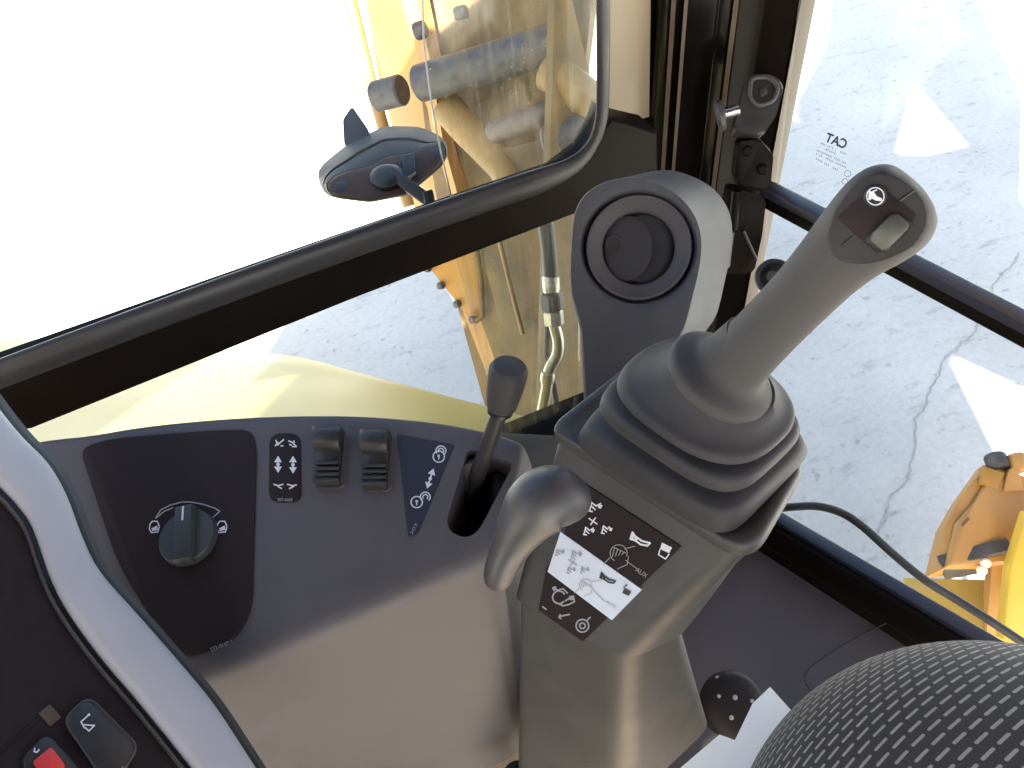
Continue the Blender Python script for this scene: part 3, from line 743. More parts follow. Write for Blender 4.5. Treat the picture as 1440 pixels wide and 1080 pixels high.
# grip
gpath = [(1024, 521, .476, .0200), (1038, 508, .470, .0195), (1064, 480, .456, .0188), (1097, 446, .441, .0183), (1132, 410, .425, .0184), (1166, 374, .411, .0194), (1196, 344, .400, .0214), (1222, 321, .391, .0236), (1243, 303, .385, .0246), (1260, 288, .380, .0238), (1276, 275, .375, .0202), (1285, 268, .3725, .0150), (1291, 263, .371, .007)]
gs = spline(gpath, 4)
bg_ = loft_bm(tube_rings([at(x, y, d) for x, y, d, r in gs], [r for *_, r in gs], 36))
fc = at(1238, 308, .3735)
fn = ((CAM - fc).normalized() + M3 @ V((-.05, -.03, 0))).normalized()
PHd = Plane(fc, fn)
ret = bmesh.ops.bisect_plane(bg_, geom=bg_.verts[:] + bg_.edges[:] + bg_.faces[:], plane_co=fc, plane_no=PHd.n, clear_outer=True)
ed = [g for g in ret['geom_cut'] if isinstance(g, bmesh.types.BMEdge)]
fl = bmesh.ops.contextual_create(bg_, geom=ed)
rim_loop = []
if ed:
    # order the cut rim for the face plate
    nxt = {}
    for e in ed:
        for a, b in ((e.verts[0], e.verts[1]), (e.verts[1], e.verts[0])): nxt.setdefault(a, []).append(b)
    s0_ = ed[0].verts[0]; cur, prev = s0_, None
    while True:
        rim_loop.append(cur.co.copy())
        c2 = [q for q in nxt[cur] if q is not prev]
        prev, cur = cur, c2[0]
        if cur is s0_: break
link(bg_, 'grip', M['grip'], js, True, 60)
g0 = sum(rim_loop, V((0, 0, 0))) / len(rim_loop)
face = [g0 + (p - g0) * .985 + PHd.n * .0022 for p in rim_loop]
if (face[1] - face[0]).cross(face[2] - face[1]).dot(PHd.n) < 0: face = face[::-1]
head = link(slab3(face, PHd.n, .0035, .002, 3), 'head_face', M['gripdark'], js, True, 40)
PH2 = PHd.up(.0022)
bp = slab('button_plate', PH2, rp([(1177, 307), (1233, 258), (1289, 303), (1234, 358)], 6), .002, M['bezel'], head, .0007, .0004)
tube('head_seam', [PH2.hit(1287, 267, .0001), PH2.hit(1266, 282, .0001)], .0007, M['black'], head, 6)
tube('head_seam', [PH2.hit(1200, 332, .0001), PH2.hit(1183, 347, .0001)], .0007, M['black'], head, 6)
lathe('horn_button', PH2.hit(1231, 276, .0006), PHd.n, [(.0052, 0), (.0052, .0008), (.0047, .0013), (0, .0014)], M['navy'], head, 28)
PH3 = PH2.up(.0022)
strokes('horn_symbol', PH3, [circ(1231, 276, 12.2, 24), ['fill', (1222, 267), (1227, 271), (1225, 281), (1221, 281)], [(1226, 270), (1233, 267)], ['fill', (1226, 270), (1229, 270), (1233, 276), (1240, 279), (1240, 283), (1231, 282), (1226, 279)]], 1.6, M['print'], head, .0001)
# thumb wheel in its well
slab('wheel_well', PH2, rp([(1214, 338), (1257, 296), (1287, 312), (1246, 356)], 9), .002, M['black'], head, .0012, .0003)
wa, wb = PH2.hit(1232, 344), PH2.hit(1270, 307)
wd = (wb - wa); wL = wd.length; wd.normalize(); ws = PHd.n.cross(wd)
rings = []
for i in range(13):
    t = i / 12; h = .0004 + .0036 * math.sin(math.pi * (.08 + .84 * t))
    c = wa + wd * wL * t
    k = .0003 if i % 2 else 0; ws_ = ws; ws = ws_ * (.72 if i in (0, 12) else .92 if i in (1, 11) else 1)
    rings.append([c - ws * .0052 + PHd.n * .0005, c - ws * .0050 + PHd.n * (h - k), c - ws * .004 + PHd.n * (h + .0006 - k), c + ws * .004 + PHd.n * (h + .0006 - k), c + ws * .0050 + PHd.n * (h - k), c + ws * .0052 + PHd.n * .0005]); ws = ws_
wheel = link(loft_bm(rings), 'thumb_wheel', M['wheelgrey'], head, True, 50)

# ------------------------------------------------------------------ air vent
PVt = Plane(at(898, 348, .72), CAM - at(890, 420, .72))
vent = thing('air_vent', 'grey upright air vent housing with round recessed louvre beside the pillar', 'air vent', PVt.hit(890, 570))
vc = (898, 348)
outl = spline([(803, 418), (801, 380), (806, 310), (814, 283), (832, 264), (860, 252), (892, 249), (925, 258), (955, 275), (976, 300), (986, 330), (985, 370), (975, 420), (962, 470), (940, 500)], 4) + [(930, 560), (910, 620), (824, 620), (818, 520), (815, 460)]
N_ = 72
def ray(poly, c, ang):
    best = None; d = V((math.cos(ang), math.sin(ang)))
    for i in range(len(poly)):
        a, b = V(poly[i - 1]), V(poly[i]); e = b - a; den = d.x * e.y - d.y * e.x
        if abs(den) < 1e-9: continue
        w_ = a - V(c); t = (w_.x * e.y - w_.y * e.x) / den; s = (w_.x * d.y - w_.y * d.x) / den
        if t > 0 and -1e-6 <= s <= 1 + 1e-6 and (best is None or t < best): best = t
    return best
angs = [2 * math.pi * k / N_ for k in range(N_)]
outer = [(vc[0] + ray(outl, vc, a) * math.cos(a), vc[1] + ray(outl, vc, a) * math.sin(a)) for a in angs]
vq = PVt.hit(*vc); hole = [(vc[0] + 82 * math.cos(a), vc[1] + 80 * math.sin(a)) for a in angs]
def rim(px, off): return [PVt.hit(x, y) + PVt.n * off for x, y in px]
def mixp(a, b, t): return [(p[0] + (q[0] - p[0]) * t, p[1] + (q[1] - p[1]) * t) for p, q in zip(a, b)]
back = V((M3 @ V((.72, .36, -.9)))).normalized()
def shift(r, d): return [p + d for p in r]
rg = [shift(rim(mixp(outer, hole, -.02), -.004), back * .075), rim(outer, -.006), rim(mixp(outer, hole, .03), -.002), rim(mixp(outer, hole, .09), 0), rim(mixp(outer, hole, .80), 0), rim(mixp(outer, hole, .93), -.001), rim(hole, -.004), rim(mixp(hole, [vc] * N_, .06), -.012), rim(mixp(hole, [vc] * N_, .10), -.045)]
link(loft_bm(rg, (True, True)), 'vent_housing', M['ventgrey'], vent, True, 40)
Rv = (PVt.hit(vc[0] + 78, vc[1]) - PVt.hit(*vc)).length
vcen = PVt.hit(*vc)
vr = lathe('vent_ring', vcen - PVt.n * .014, PVt.n, [(Rv * .975, -.012), (Rv * .975, .008), (Rv * .955, .0105), (Rv * .92, .0105), (Rv * .90, .0085), (Rv * .72, .0035), (Rv * .685, .0015), (Rv * .67, -.002), (Rv * .67, -.026), (Rv * .975, -.026)], M['console'], vent, 56, 40)
# louvre: a tilted domed disc, turned to the left, with its second blade
lu = (PVt.hit(vc[0] + 50, vc[1]) - vcen).normalized(); lv = PVt.n.cross(lu)
def blade(name, cen, tilt, rx, ry, thick, m):
    nrm = (PVt.n * math.cos(tilt) + lu * math.sin(tilt)).normalized(); uu = (lu - nrm * lu.dot(nrm)).normalized(); vv = nrm.cross(uu)
    rgs = []
    for s, h in ((1, -thick), (1, 0), (.95, thick * .5), (.75, thick * .9), (.4, thick * 1.1), (.02, thick * 1.15)):
        rgs.append([cen + nrm * h + uu * rx * s * math.cos(a) + vv * ry * s * math.sin(a) for a in angs])
    return link(loft_bm(rgs), name, m, vent, True, 40)
lathe('vent_well', vcen - PVt.n * .040, PVt.n, [(Rv * .72, 0), (Rv * .72, .001), (0, .001)], M['black'], vent, 40)
blade('louvre_blade', vcen - PVt.n * .0140 - lu * Rv * .20, -.16, Rv * .455, Rv * .60, .0012, M['rubber'])
blade('louvre_blade', vcen - PVt.n * .0190 + lu * Rv * .10, .10, Rv * .555, Rv * .63, .0012, M['rubber'])
lathe('louvre_dimple', vcen - PVt.n * .0133 - lu * Rv * .46 - lv * Rv * -.08, PVt.n, [(Rv * .17, 0), (Rv * .16, .0003), (Rv * .11, -.0002), (0, -.0004)], M['dark'], vent, 24)

# ------------------------------------------------------------------ mirror on the rail
mir = thing('mirror', 'faceted dark grey mirror housing on a bracket above the window rail', 'mirror', at(600, 290, 1.02))
md0 = 1.0
PM = plane3((450, 250, 1.0), (625, 200, 1.04), (530, 270, .985))
fr = [(446, 243), (452, 232), (488, 203), (540, 177), (590, 178), (622, 192), (630, 205), (629, 225), (615, 240), (572, 275), (520, 285), (465, 278), (452, 268)]
frs = rp(fr, 8, 3)
cx_, cy_ = 538, 232
inn = [(457, 262), (463, 251), (490, 240), (522, 233), (545, 220), (582, 214), (606, 203), (621, 197), (627, 204), (627, 224), (614, 239), (572, 272), (520, 283), (468, 277)]
def rs_(poly, n=56, c=(538, 240)):
    return [(c[0] + ray(poly, c, 2 * math.pi * k / n) * math.cos(2 * math.pi * k / n), c[1] + ray(poly, c, 2 * math.pi * k / n) * math.sin(2 * math.pi * k / n)) for k in range(n)]
O_, I_ = rs_(rp(fr, 8, 3)), rs_(rp(inn, 6, 3))
def md_(t): return [(a[0] + (b[0] - a[0]) * t, a[1] + (b[1] - a[1]) * t) for a, b in zip(O_, I_)]
def shr(pts, s, c): return [(c[0] + (x - c[0]) * s, c[1] + (y - c[1]) * s) for x, y in pts]
top_ = [[PM.hit(x, y, h) for x, y in pl_] for pl_, h in ((shr(O_, .6, (535, 205)), -.055), (shr(O_, .95, (538, 215)), -.045), (O_, -.030), (md_(.38), -.006), (md_(.46), -.008))]
bot_ = [[PM.hit(x, y, h) for x, y in pl_] for pl_, h in ((md_(.42), -.02), (md_(.47), -.0075), (md_(.50), -.004), (md_(.9), .004), (I_, .004), (shr(I_, .9, (540, 245)), -.004))]
link(loft_bm(top_), 'mirror_cap', M['mirrorcap'], mir, True, 30)
mh = link(loft_bm(bot_), 'mirror_housing', M['mirrorcap'], mir, True, 30)
link(loft_bm([[PM.hit(x, y, h) for x, y in pl_] for pl_, h in ((shr(I_, .99, (540, 245)), -.004), (shr(I_, .985, (540, 245)), .0055), (shr(I_, .93, (540, 246)), .0085), (shr(I_, .5, (540, 248)), .0095))]), 'mirror_back', M['mirrorback'], mir, True, 40)
for bx_, by_ in ((480, 262), (612, 215)):
    lathe('back_screw_boss', PM.hit(bx_, by_, .0085), PM.n, [(.009, -.004), (.009, .0005), (.006, .0012), (0, .0012)], M['dark'], mir, 18)
hub = PM.hit(545, 252, .010)
lathe('swivel_hub', hub, PM.n, [(.022, 0), (.022, .006), (.017, .010), (.012, .012), (0, .012)], M['dark'], mir, 28)
slab('hub_yoke', PM, [(565, 218), (583, 214), (585, 240), (568, 252)], .02, M['black'], mir, .018, .002)
bar('bracket_arm', PM.hit(548, 243, .018), at(608, 286, .965), (M3 @ V((.35, .93, 0))).normalized() * .008, (M3 @ V((0, 0, 1))) * .006, M['dark'], mir, .0018)
bar('bracket_foot', at(602, 270, .962), at(607, 296, .966), (M3 @ V((1, .3, 0))).normalized() * .0065, (M3 @ V((0, 0, 1))) * .009, M['dark'], mir, .0015)
slab('mirror_fin', plane3((490, 180, 1.1), (520, 170, 1.1), (485, 215, 1.08)), rp([(482, 168), (495, 149), (518, 182), (522, 200), (484, 205)], 4), .012, M['pod'], mir, 0, .002)

# ------------------------------------------------------------------ door latch, hinge and striker on the pillar
lt = thing('door_latch', 'grey plastic door latch with steel pin on the black pillar', 'latch', at(1060, 165, .94))
PLt = plane3((1040, 110, .93), (1110, 115, .925), (1045, 180, .935))
slab('latch_body', PLt, rp([(1052, 105), (1085, 104), (1104, 118), (1092, 162), (1072, 192), (1030, 184), (1038, 160)], 9), .03, M['dark'], lt, 0, .004, 3)
tube('latch_rim', [PLt.hit(x, y, .001) for x, y in rp([(1056, 110), (1080, 108), (1095, 122), (1088, 142), (1066, 150), (1054, 138)], 8, 4) + [(1056, 116)]], .003, M['pod'], lt, 8)
slab('latch_recess', PLt, rp([(1060, 115), (1080, 113), (1090, 124), (1082, 140), (1066, 146), (1058, 136)], 6), .002, M['black'], lt, .0016)
slab('latch_button', PLt, rp([(1068, 124), (1078, 122), (1080, 132), (1070, 137)], 4), .003, M['dark'], lt, .004, .001)
tube('latch_pin', [at(1018, 160, .94), at(1040, 154, .935)], .0072, M['metal'], lt, 18)
lathe('pin_collar', at(1012, 163, .942), at(1040, 154, .935) - at(1012, 163, .942), [(.017, -.004), (.019, .0), (.018, .005), (.012, .007), (0, .007)], M['steel'], lt, 22)
hg = bpy.data.objects.new('door_hinge', None); COL.objects.link(hg); hg.parent = cab; hg.location = at(1045, 400, 1.0) - cab.location; hg['label'] = 'black bolted door hinge bracket'
PH_ = plane3((1030, 210, .955), (1090, 215, .95), (1040, 400, 1.04))
slab('hinge_plate', PH_, rp([(1036, 200), (1068, 196), (1088, 218), (1083, 268), (1048, 262), (1030, 250)], 6), .02, M['satin'], hg, 0, .003)
for x, y in ((1051, 212), (1072, 238)):
    lathe('bolt', PH_.hit(x, y), PH_.n, [(.007, 0), (.007, .004), (.005, .0055), (0, .0055)], M['satin'], hg, 6)
slab('hinge_plate', PH_, rp([(1022, 262), (1078, 276), (1072, 330), (1060, 385), (1012, 385), (1010, 330)], 8), .02, M['satin'], hg, -.004, .003)
tube('hinge_barrel', [PH_.hit(1036, 268, .004), PH_.hit(1031, 322, .004)], .0065, M['satin'], hg, 16)
tube('hinge_barrel', [PH_.hit(1024, 326, .006), PH_.hit(1018, 374, .006)], .008, M['steel'], hg, 16)
tube('hinge_rib', [PH_.hit(1046, 325, .003), PH_.hit(1064, 366, .003)], .002, M['steel'], hg, 8)
st = thing('round_stop', 'black round rubber stop behind the joystick grip at the lower side pane', 'stop', at(1085, 390, .98))
lathe('stop_cup', at(1088, 388, .975), M3 @ V((-.45, .1, 1)), [(.022, -.02), (.024, -.004), (.022, .0), (.017, .001), (.015, -.006), (0, -.007)], M['gasket'], st, 30)
lathe('stop_screw', at(1086, 388, .972), M3 @ V((-.45, .1, 1)), [(.007, -.006), (.007, .0), (.0045, .001), (0, .001)], M['steel'], st, 12)
lk = bar('catch_plate', at(1116, 478, .93), at(1143, 462, .92), M3 @ V((.004, .006, 0)), M3 @ V((0, 0, .006)), M['dark'], None, .001)
tag(lk, 'tiny dark catch plate just right of the joystick grip against the glass', 'catch')

# ------------------------------------------------------------------ hose outside, ball knob, paper, seat
hp = [(x, y, d * 1.5) for x, y, d in ((1085, 716, .99), (1112, 713, .98), (1150, 712, .97), (1185, 722, .96), (1215, 742, .95), (1255, 778, .94), (1300, 815, .93), (1345, 843, .92), (1400, 878, .90), (1470, 925, .88))]
hse = tube('rubber_hose', [at(*p) for p in spline(hp, 6)], .008, M['hose'], None, 12)
tag(hse, 'thin black rubber hose running along outside the side window sill', 'hose')
kn = thing('star_knob', 'black round knob with pale dots beside the white paper', 'knob', at(1035, 990, .95))
kc = at(1034, 992, .95); kx = (M3 @ V((.1, .35, 1))).normalized()
rk = .040
lathe('knob_body', kc - kx * .014, kx, [(rk * .8, -.012), (rk, -.004), (rk * 1.02, .004), (rk * .97, .011), (rk * .82, .017), (rk * .5, .020), (0, .021)], M['knobblack'], kn, 40)
ku = kx.orthogonal().normalized(); kv = kx.cross(ku)
for i in range(9):
    a = i * 2.4 + .5; q = rk * .92 * math.sqrt((i + .6) / 9)
    h = .0075 - .0125 * (q / rk) ** 3.2
    lathe('pale_dot', kc + ku * q * math.cos(a) + kv * q * math.sin(a) + kx * (h - .0025), kx, [(.0036, 0), (.0034, .0016), (.0018, .0026), (0, .0028)], M['greyprint'], kn, 10)
PPa = plane3((1083, 967, .77), (1120, 1006, .765), (1000, 1080, .69))
pap = slab('paper_sheet', PPa, [(1083, 966), (1119, 1006), (1190, 1090), (1120, 1200), (900, 1130), (957, 1080), (1012, 1033), (1034, 1041), (1059, 989)], .0008, M['paper'])
tag(pap, 'blank white paper sheet tucked beside the seat cushion', 'paper')

def seat_mat():
    m = bpy.data.materials.new('seat_fabric'); m.use_nodes = True; t = m.node_tree; b = t.nodes['Principled BSDF']
    b.inputs['Roughness'].default_value = .9; b.inputs['Sheen Weight'].default_value = .15
    uv = t.nodes.new('ShaderNodeUVMap')
    sx_ = t.nodes.new('ShaderNodeSeparateXYZ'); t.links.new(uv.outputs[0], sx_.inputs[0])
    def mth(op, a, b_=None, c=None):
        n = t.nodes.new('ShaderNodeMath'); n.operation = op
        for i, q in enumerate((a, b_, c)):
            if q is None: continue
            if isinstance(q, (int, float)): n.inputs[i].default_value = q
            else: t.links.new(q, n.inputs[i])
        return n.outputs[0]
    U, Vv = sx_.outputs[0], sx_.outputs[1]
    W_, H_ = .0070, .0124                       # column pitch, dash pitch (m)
    ui = mth('DIVIDE', U, W_); col = mth('FLOOR', ui)
    half = mth('MULTIPLY', mth('MODULO', mth('ABSOLUTE', col), 2.0), .5)
    vi = mth('ADD', mth('DIVIDE', Vv, H_), half)
    fu = mth('SUBTRACT', mth('FRACT', ui), .5); fv = mth('SUBTRACT', mth('FRACT', vi), .5)
    au = mth('ABSOLUTE', mth('MULTIPLY', fu, W_)); av = mth('ABSOLUTE', mth('MULTIPLY', fv, H_))
    over = mth('MAXIMUM', mth('SUBTRACT', av, .0038), 0.0)
    dist = mth('SQRT', mth('ADD', mth('MULTIPLY', au, au), mth('MULTIPLY', over, over)))
    r = t.nodes.new('ShaderNodeMapRange'); r.inputs[1].default_value = .00105; r.inputs[2].default_value = .00078; t.links.new(dist, r.inputs[0])
    rid = mth('SINE', mth('MULTIPLY', Vv, 2 * math.pi / .0008))
    ridm = t.nodes.new('ShaderNodeMapRange'); ridm.inputs[1].default_value = -1; ridm.inputs[2].default_value = 1; ridm.inputs[3].default_value = .45; ridm.inputs[4].default_value = 1; t.links.new(rid, ridm.inputs[0])
    n = t.nodes.new('ShaderNodeTexNoise'); n.inputs['Scale'].default_value = 1400; t.links.new(uv.outputs[0], n.inputs['Vector'])
    weave = t.nodes.new('ShaderNodeMapRange'); weave.inputs[1].default_value = .3; weave.inputs[2].default_value = .7; weave.inputs[3].default_value = .6; weave.inputs[4].default_value = 1.4; t.links.new(n.outputs[0], weave.inputs[0])
    fac = mth('MULTIPLY', r.outputs[0], ridm.outputs[0])
    d1 = t.nodes.new('ShaderNodeVectorMath'); d1.operation = 'SCALE'; d1.inputs[0].default_value = (.060, .056, .054); t.links.new(weave.outputs[0], d1.inputs['Scale'])
    mx = t.nodes.new('ShaderNodeMix'); mx.data_type = 'RGBA'; mx.inputs[7].default_value = (.56, .54, .52, 1)
    t.links.new(fac, mx.inputs[0]); t.links.new(d1.outputs[0], mx.inputs[6]); t.links.new(mx.outputs[2], b.inputs['Base Color'])
    hgt = mth('ADD', mth('MULTIPLY', fac, .6), mth('MULTIPLY', n.outputs[0], .4))
    bp = t.nodes.new('ShaderNodeBump'); bp.inputs['Strength'].default_value = .6; bp.inputs['Distance'].default_value = .0008; t.links.new(hgt, bp.inputs['Height']); t.links.new(bp.outputs[0], b.inputs['Normal'])
    return m
M['seat'] = seat_mat()
def seat():
    c = at(1440, 1330, .46); top = (CAM - c).normalized()
    u = (M3 @ V((math.cos(math.radians(56)), math.sin(math.radians(56)), 0)))      # dash direction on the picture
    u = (u - top * u.dot(top)).normalized(); v = top.cross(u)
    Rx, Ry, Rz = .172, .172, .15
    bm = bmesh.new(); uvl = bm.loops.layers.uv.new('UVMap'); NA, NR = 96, 40; rows = []
    for i in range(NR + 1):
        th = (i / NR) * math.radians(125)
        row = []
        for k in range(NA):
            ph = 2 * math.pi * k / NA
            s = math.sin(th); cth = math.cos(th)
            s = math.copysign(abs(s) ** .85, s); cc = math.copysign(abs(cth) ** .85, cth)
            p = c + (u * Rx * math.cos(ph) + v * Ry * math.sin(ph)) * s + top * Rz * cc
            row.append((bm.verts.new(p), (th * .165 * math.cos(ph), th * .165 * math.sin(ph))))
        rows.append(row)
    for i in range(NR):
        for k in range(NA):
            q = [rows[i][k], rows[i][(k + 1) % NA], rows[i + 1][(k + 1) % NA], rows[i + 1][k]]
            f = bm.faces.new([a for a, _ in q])
            for lp_, (_, uvv) in zip(f.loops, q): lp_[uvl].uv = (uvv[1], uvv[0])
    bmesh.ops.remove_doubles(bm, verts=bm.verts, dist=1e-6)
    return bm
st_ = thing('operator_chair', 'dark fabric seat cushion with pale woven dashes in the lower right corner', 'seat', at(1440, 1300, .55) - V((0, 0, .1)))
lathe('pedestal', V((.36, -.02, Z0)), V((0, 0, 1)), [(.16, 0), (.16, .05), (.12, .12), (.12, .50), (.15, .62), (.10, .66)], M['dark'], st_, 24)
cu = link(seat(), 'cushion', M['seat'], st_, True, 80)

# ------------------------------------------------------------------ outside: fender
fen = thing('fender', 'pale yellow machine fender curving below the low window pane', 'fender', V((0, 1.3, .6)))
near = [(-150, 660), (60, 655), (250, 650), (420, 648), (600, 650), (800, 660)]
mid = [(-150, 560), (60, 556), (250, 556), (420, 562), (600, 583), (790, 612)]
far = [(-150, 470), (60, 478), (250, 490), (400, 499), (520, 528), (760, 592)]
rows = []
for ln, d0, d1 in ((near, 1.04, 1.10), (mid, 1.36, 1.28), (far, 1.78, 1.40)):
    sp_ = spline(ln, 6); n_ = len(sp_)
    rows.append([at(x, y, d0 + (d1 - d0) * i / (n_ - 1)) for i, (x, y) in enumerate(sp_)])
grid = []
for i in range(len(rows[0])):
    a, b, c = rows[0][i], rows[1][i], rows[2][i]
    cr = []
    for k in range(9):
        t = k / 8
        cr.append(a * ((1 - t) * (1 - 2 * t)) + b * (4 * t * (1 - t)) + c * (t * (2 * t - 1)))
    o = (c - a); o.z = 0; o.normalize()
    cr += [c + o * .012 + V((0, 0, -.012)), c + o * .016 + V((0, 0, -.04)), c + o * .016 + V((0, 0, -.5)), a + V((0, 0, -.5))]
    grid.append(cr)
link(loft_bm(grid), 'fender_panel', M['fender'], fen, True, 40)
for i in (3, 25):
    p = grid[i][10]
    box('fender_strut', (p.x - .03, p.y - .3, .0), (p.x + .03, p.y - .2, p.z - .3), M['deep'], fen)

# ------------------------------------------------------------------ outside: boom
bo = thing('boom', 'yellow boom of the machine with grey pivot pins behind the dusty pane', 'boom', V((.6, 1.7, 0)))
def sl(name, pts, th, m, par=bo, bev=.004): 
    """plate through pixel+depth corners (first three set the plane)"""
    P = [at(p[0], p[1], p[2] * (1.15 if par is bo else 1)) for p in pts]; n = Plane(P[0], (P[1] - P[0]).cross(P[2] - P[0]))
    fr_ = [n.hit(p[0], p[1]) for p in pts]
    return link(slab3(fr_, n.n, th, bev), name, m, par, True)
# web (back plate, shade put into its paint)
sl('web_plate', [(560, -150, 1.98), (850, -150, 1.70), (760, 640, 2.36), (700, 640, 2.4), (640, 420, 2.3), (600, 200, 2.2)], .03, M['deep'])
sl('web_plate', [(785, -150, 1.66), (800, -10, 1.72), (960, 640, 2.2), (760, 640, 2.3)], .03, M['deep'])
# lit outer face and flanges
lf = sl('outer_face', [(504, -60, 2.10), (548, -60, 1.98), (612, 150, 2.12), (648, 300, 2.22), (668, 380, 2.28), (672, 440, 2.32), (606, 372, 2.36), (570, 250, 2.29), (530, 100, 2.2)], .03, M['yellow'])
tube('flange', [at(x, y, d * 1.15) for x, y, d in ((478, -60, 2.13), (493, 0, 2.16), (522, 120, 2.24), (545, 200, 2.29), (575, 290, 2.35))], .022, M['tanpaint'], lf, 8)
sl('inner_flange', [(546, -60, 1.97), (574, -60, 1.93), (606, 90, 2.02), (622, 200, 2.09), (652, 300, 2.16), (640, 300, 2.18), (606, 180, 2.11), (590, 90, 2.05)], .05, M['orange'])
def cyl(name, a, b, r, m, par=bo, seg=28):
    k = 1.15 if par is bo else 1; r *= k
    A, B_ = at(a[0], a[1], a[2] * k), at(b[0], b[1], b[2] * k); d = B_ - A; L = d.length
    return lathe(name, A, d, [(r * .9, 0), (r, .006), (r, L - .006), (r * .9, L), (0, L)], m, par, seg)
cyl('pivot_pin', (528, 136, 2.06), (566, 126, 2.02), .040, M['steel'])
cyl('pivot_pin', (588, 118, 1.96), (792, 58, 1.78), .046, M['steel'])
cyl('pivot_pin', (690, 188, 1.95), (790, 150, 1.85), .030, M['steel'])
cyl('pivot_pin', (584, 45, 1.95), (598, 40, 1.94), .022, M['steel'])
cyl('pivot_pin', (640, 20, 1.86), (656, 16, 1.85), .016, M['steel'])
tube('link_arm', [at(x, y, d * 1.15) for x, y, d in spline([(628, 150, 2.02), (655, 180, 2.0), (690, 215, 1.98), (715, 245, 1.97), (725, 290, 1.97)], 5)], .050, M['tanpaint'], bo, 14)
tube('link_arm', [at(x, y, d * 1.15) for x, y, d in spline([(770, 100, 1.80), (800, 118, 1.78), (850, 160, 1.76)], 5)], .050, M['tanpaint'], bo, 14)
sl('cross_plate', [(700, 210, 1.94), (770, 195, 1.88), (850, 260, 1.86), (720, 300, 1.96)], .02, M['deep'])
cyl('pivot_boss', (770, 205, 1.84), (850, 175, 1.78), .05, M['steel'])
# parts below the rail
sl('lower_face', [(600, 372, 2.28), (668, 340, 2.22), (676, 446, 2.30), (660, 448, 2.31), (652, 438, 2.32)], .03, M['yellow'])
sl('lower_face', [(650, 438, 2.33), (705, 428, 2.26), (765, 640, 2.36), (716, 640, 2.40), (690, 540, 2.38)], .04, M['orange'])
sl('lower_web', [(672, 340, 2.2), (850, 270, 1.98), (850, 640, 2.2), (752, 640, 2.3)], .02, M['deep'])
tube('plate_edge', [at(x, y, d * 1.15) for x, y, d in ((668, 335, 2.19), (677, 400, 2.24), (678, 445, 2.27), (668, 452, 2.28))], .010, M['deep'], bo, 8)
for x, y, d in ((601, 378, 2.27), (620, 402, 2.29), (643, 428, 2.30), (665, 450, 2.29)):
    cyl('bolt', (x - 3, y, d), (x + 3, y - 1, d - .01), .012, M['steel'], bo, 10)
tube('flange', [at(x, y, d * 1.15) for x, y, d in ((700, 330, 2.12), (722, 420, 2.16), (735, 470, 2.18))], .008, M['tanpaint'], bo, 8)
# hydraulic fitting
hf = thing('hydraulic_fitting', 'zinc hydraulic pipe with hex fittings beside the vent outside the low pane', 'pipe fitting', at(770, 600, 1.7))
tube('pipe', [at(x, y, d) for x, y, d in spline([(779, 455, 1.60), (785, 480, 1.61), (783, 500, 1.62), (772, 522, 1.63), (768, 550, 1.65), (760, 595, 1.68), (757, 640, 1.72)], 6)], .0125, M['zinc'], hf, 16)
tube('pipe', [at(x, y, d) for x, y, d in spline([(766, 390, 1.60), (772, 440, 1.62), (770, 500, 1.65), (782, 560, 1.68), (790, 640, 1.74)], 6)], .008, M['steel'], hf, 12)
def hexn(a, b, r, m): 
    A, B_ = at(*a), at(*b); d = B_ - A
    lathe('hex_nut', A, d, [(r * .85, 0), (r, .003), (r, d.length - .003), (r * .85, d.length)], m, hf, 6, 20)
tube('hose_end', [at(x, y, d) for x, y, d in ((775, 392, 1.58), (772, 350, 1.56), (764, 290, 1.55))], .016, M['hose'], hf, 14)
hexn((776, 412, 1.585), (778, 436, 1.597), .024, M['steel'])
hexn((778, 437, 1.597), (780, 458, 1.605), .021, M['zinc'])
cyl('fitting_body', (774, 388, 1.58), (776, 412, 1.585), .018, M['zinc'], hf, 20)
cyl('ferrule', (771, 524, 1.628), (769, 538, 1.638), .0155, M['zinc'], hf, 18)

# ------------------------------------------------------------------ outside: stabiliser leg of the machine
sg = thing('stabiliser_leg', 'amber painted stabiliser bracket with two small lights outside the side window', 'stabiliser', at(1400, 860, 1.9))
sl('bracket_face', [(1384, 652, 1.92), (1424, 668, 1.90), (1330, 795, 1.82), (1326, 742, 1.86), (1350, 700, 1.89)], .05, M['orange'], sg, .008)
sl('bracket_face', [(1400, 655, 1.9), (1520, 690, 1.86), (1420, 790, 1.80), (1330, 798, 1.815), (1345, 735, 1.85), (1375, 700, 1.88)], .12, M['orange'], sg, .012)
sl('bracket_lip', [(1386, 655, 1.89), (1416, 664, 1.88), (1404, 690, 1.87), (1380, 680, 1.88)], .04, M['yellow'], sg, .008)
cyl('hinge_boss', (1398, 640, 1.92), (1406, 660, 1.90), .026, M['steel'], sg)
cyl('hinge_boss', (1428, 640, 1.90), (1436, 662, 1.88), .022, M['orange'], sg)
sl('bracket_rib', [(1418, 662, 1.875), (1432, 650, 1.875), (1440, 690, 1.86), (1410, 692, 1.865)], .03, M['orange'], sg)
sl('bracket_slot', [(1352, 737, 1.826), (1362, 727, 1.828), (1364, 730, 1.827), (1354, 741, 1.825)], .004, M['deep'], sg, .0)
sl('under_plate', [(1326, 798, 1.815), (1425, 772, 1.79), (1405, 790, 1.84), (1385, 806, 1.86), (1330, 816, 1.86)], .03, M['steel'], sg)
for x, y in ((1386, 792), (1381, 802)):
    p = at(x, y, 1.80); lathe('work_light', p, CAM - p, [(.011, -.01), (.012, 0), (.008, .005), (0, .006)], M['lamp'], sg, 16)
sl('base_plate', [(1270, 812, 2.0), (1400, 815, 1.92), (1470, 960, 1.8), (1300, 900, 1.9)], .04, M['fender'], sg)
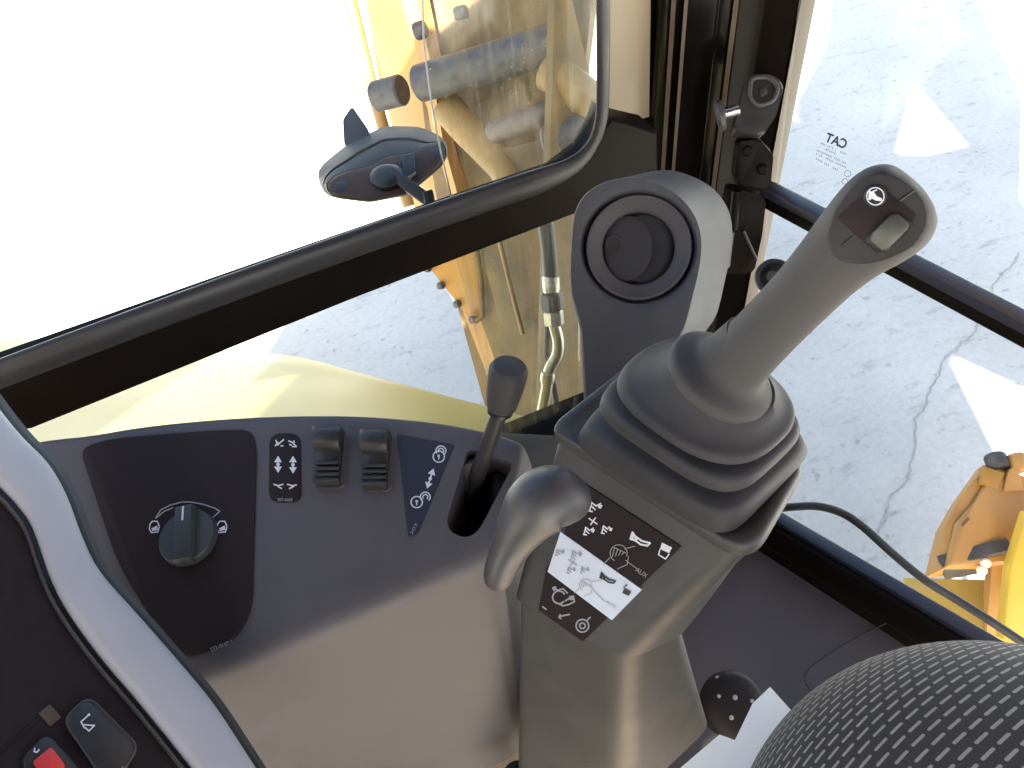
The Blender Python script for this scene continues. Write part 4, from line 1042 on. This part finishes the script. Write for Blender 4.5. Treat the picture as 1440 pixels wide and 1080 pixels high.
sl('leg_post', [(1395, 790, 1.84), (1422, 770, 1.82), (1412, 900, 1.86), (1385, 905, 1.88)], .06, M['orange'], sg)
gd = thing('side_guard', 'bright yellow side guard panel at the right edge beyond the hose', 'guard', at(1450, 860, 1.7))
sl('guard_panel', [(1445, 720, 1.74), (1560, 700, 1.70), (1540, 1000, 1.66), (1410, 900, 1.76), (1420, 800, 1.76)], .05, M['bright'], gd, .01)

# ------------------------------------------------------------------ overhead: unseen blockers added to cast the yard's shade
la = thing('shade_beam', 'unseen yellow beam added beside the cab to shade the yard', 'shade blocker', V((-1.25, .4, 0)))  # unseen beam, put in to shade the ground beyond the low pane
bar('blocker_beam', V((-1.22, -.9, 2.28)), V((-1.2, 1.02, 2.28)), V((.27, 0, 0)), V((0, 0, .1)), M['yellow'], la, .02)
bar('blocker_post', V((-1.3, -.95, 0)), V((-1.3, -.95, 2.3)), V((.12, 0, 0)), V((0, .1, 0)), M['yellow'], la, .02)
ra = thing('shade_arm', 'unseen yellow plates added overhead to shade the yard right of the cab', 'raised arm', V((1.2, -1.1, 0)))  # unseen arm, its outline and gap shaped to leave sun patches
def over(name, pts, z=3.12, th=.16):
    bm = slab3([V((x - .08, y - .107, z + th)) for x, y in pts], V((0, 0, 1)), th, .01); return link(bm, name, M['yellow'], ra)
over('shade_plate', [(.86, .40), (1.41, .83), (1.99, 1.48), (2.30, 1.28), (1.62, .31), (.94, -.27), (.80, -.1)])
over('shade_plate', [(2.30, 1.278), (2.71, .94), (1.98, -.11), (1.2, -.83), (1.11, -.37), (1.35, -.43), (1.618, .308)])
over('shade_plate', [(.78, -.1), (.935, -.275), (1.105, -.375), (1.195, -.835), (.98, -1.75), (.42, -1.8), (.25, -1.38), (.7, -1.3)])
bar('shade_mast', V((1.16, -1.25, 0)), V((1.16, -1.25, 3.11)), V((.1, 0, 0)), V((0, .1, 0)), M['yellow'], ra, .02)

# pedal tops just showing at the bottom of the picture
for x, y, d, lb in ((527, 1092, .78, 'small black pedal top at the bottom edge below the console front'), (728, 1092, .80, 'small black pedal top at the bottom edge beside the pod column')):
    pd = thing('pedal', lb, 'pedal', at(x, y + 30, d))
    c_ = at(x, y, d)
    lathe('pedal_cap', c_ - V((0, 0, .03)), V((0, 0, 1)), [(.018, 0), (.019, .018), (.017, .026), (.010, .030), (0, .031)], M['dark'], pd, 24)
    tube('pedal_stem', [V((c_.x, c_.y, Z0)), c_ - V((0, 0, .028))], .008, M['steel'], pd, 12)
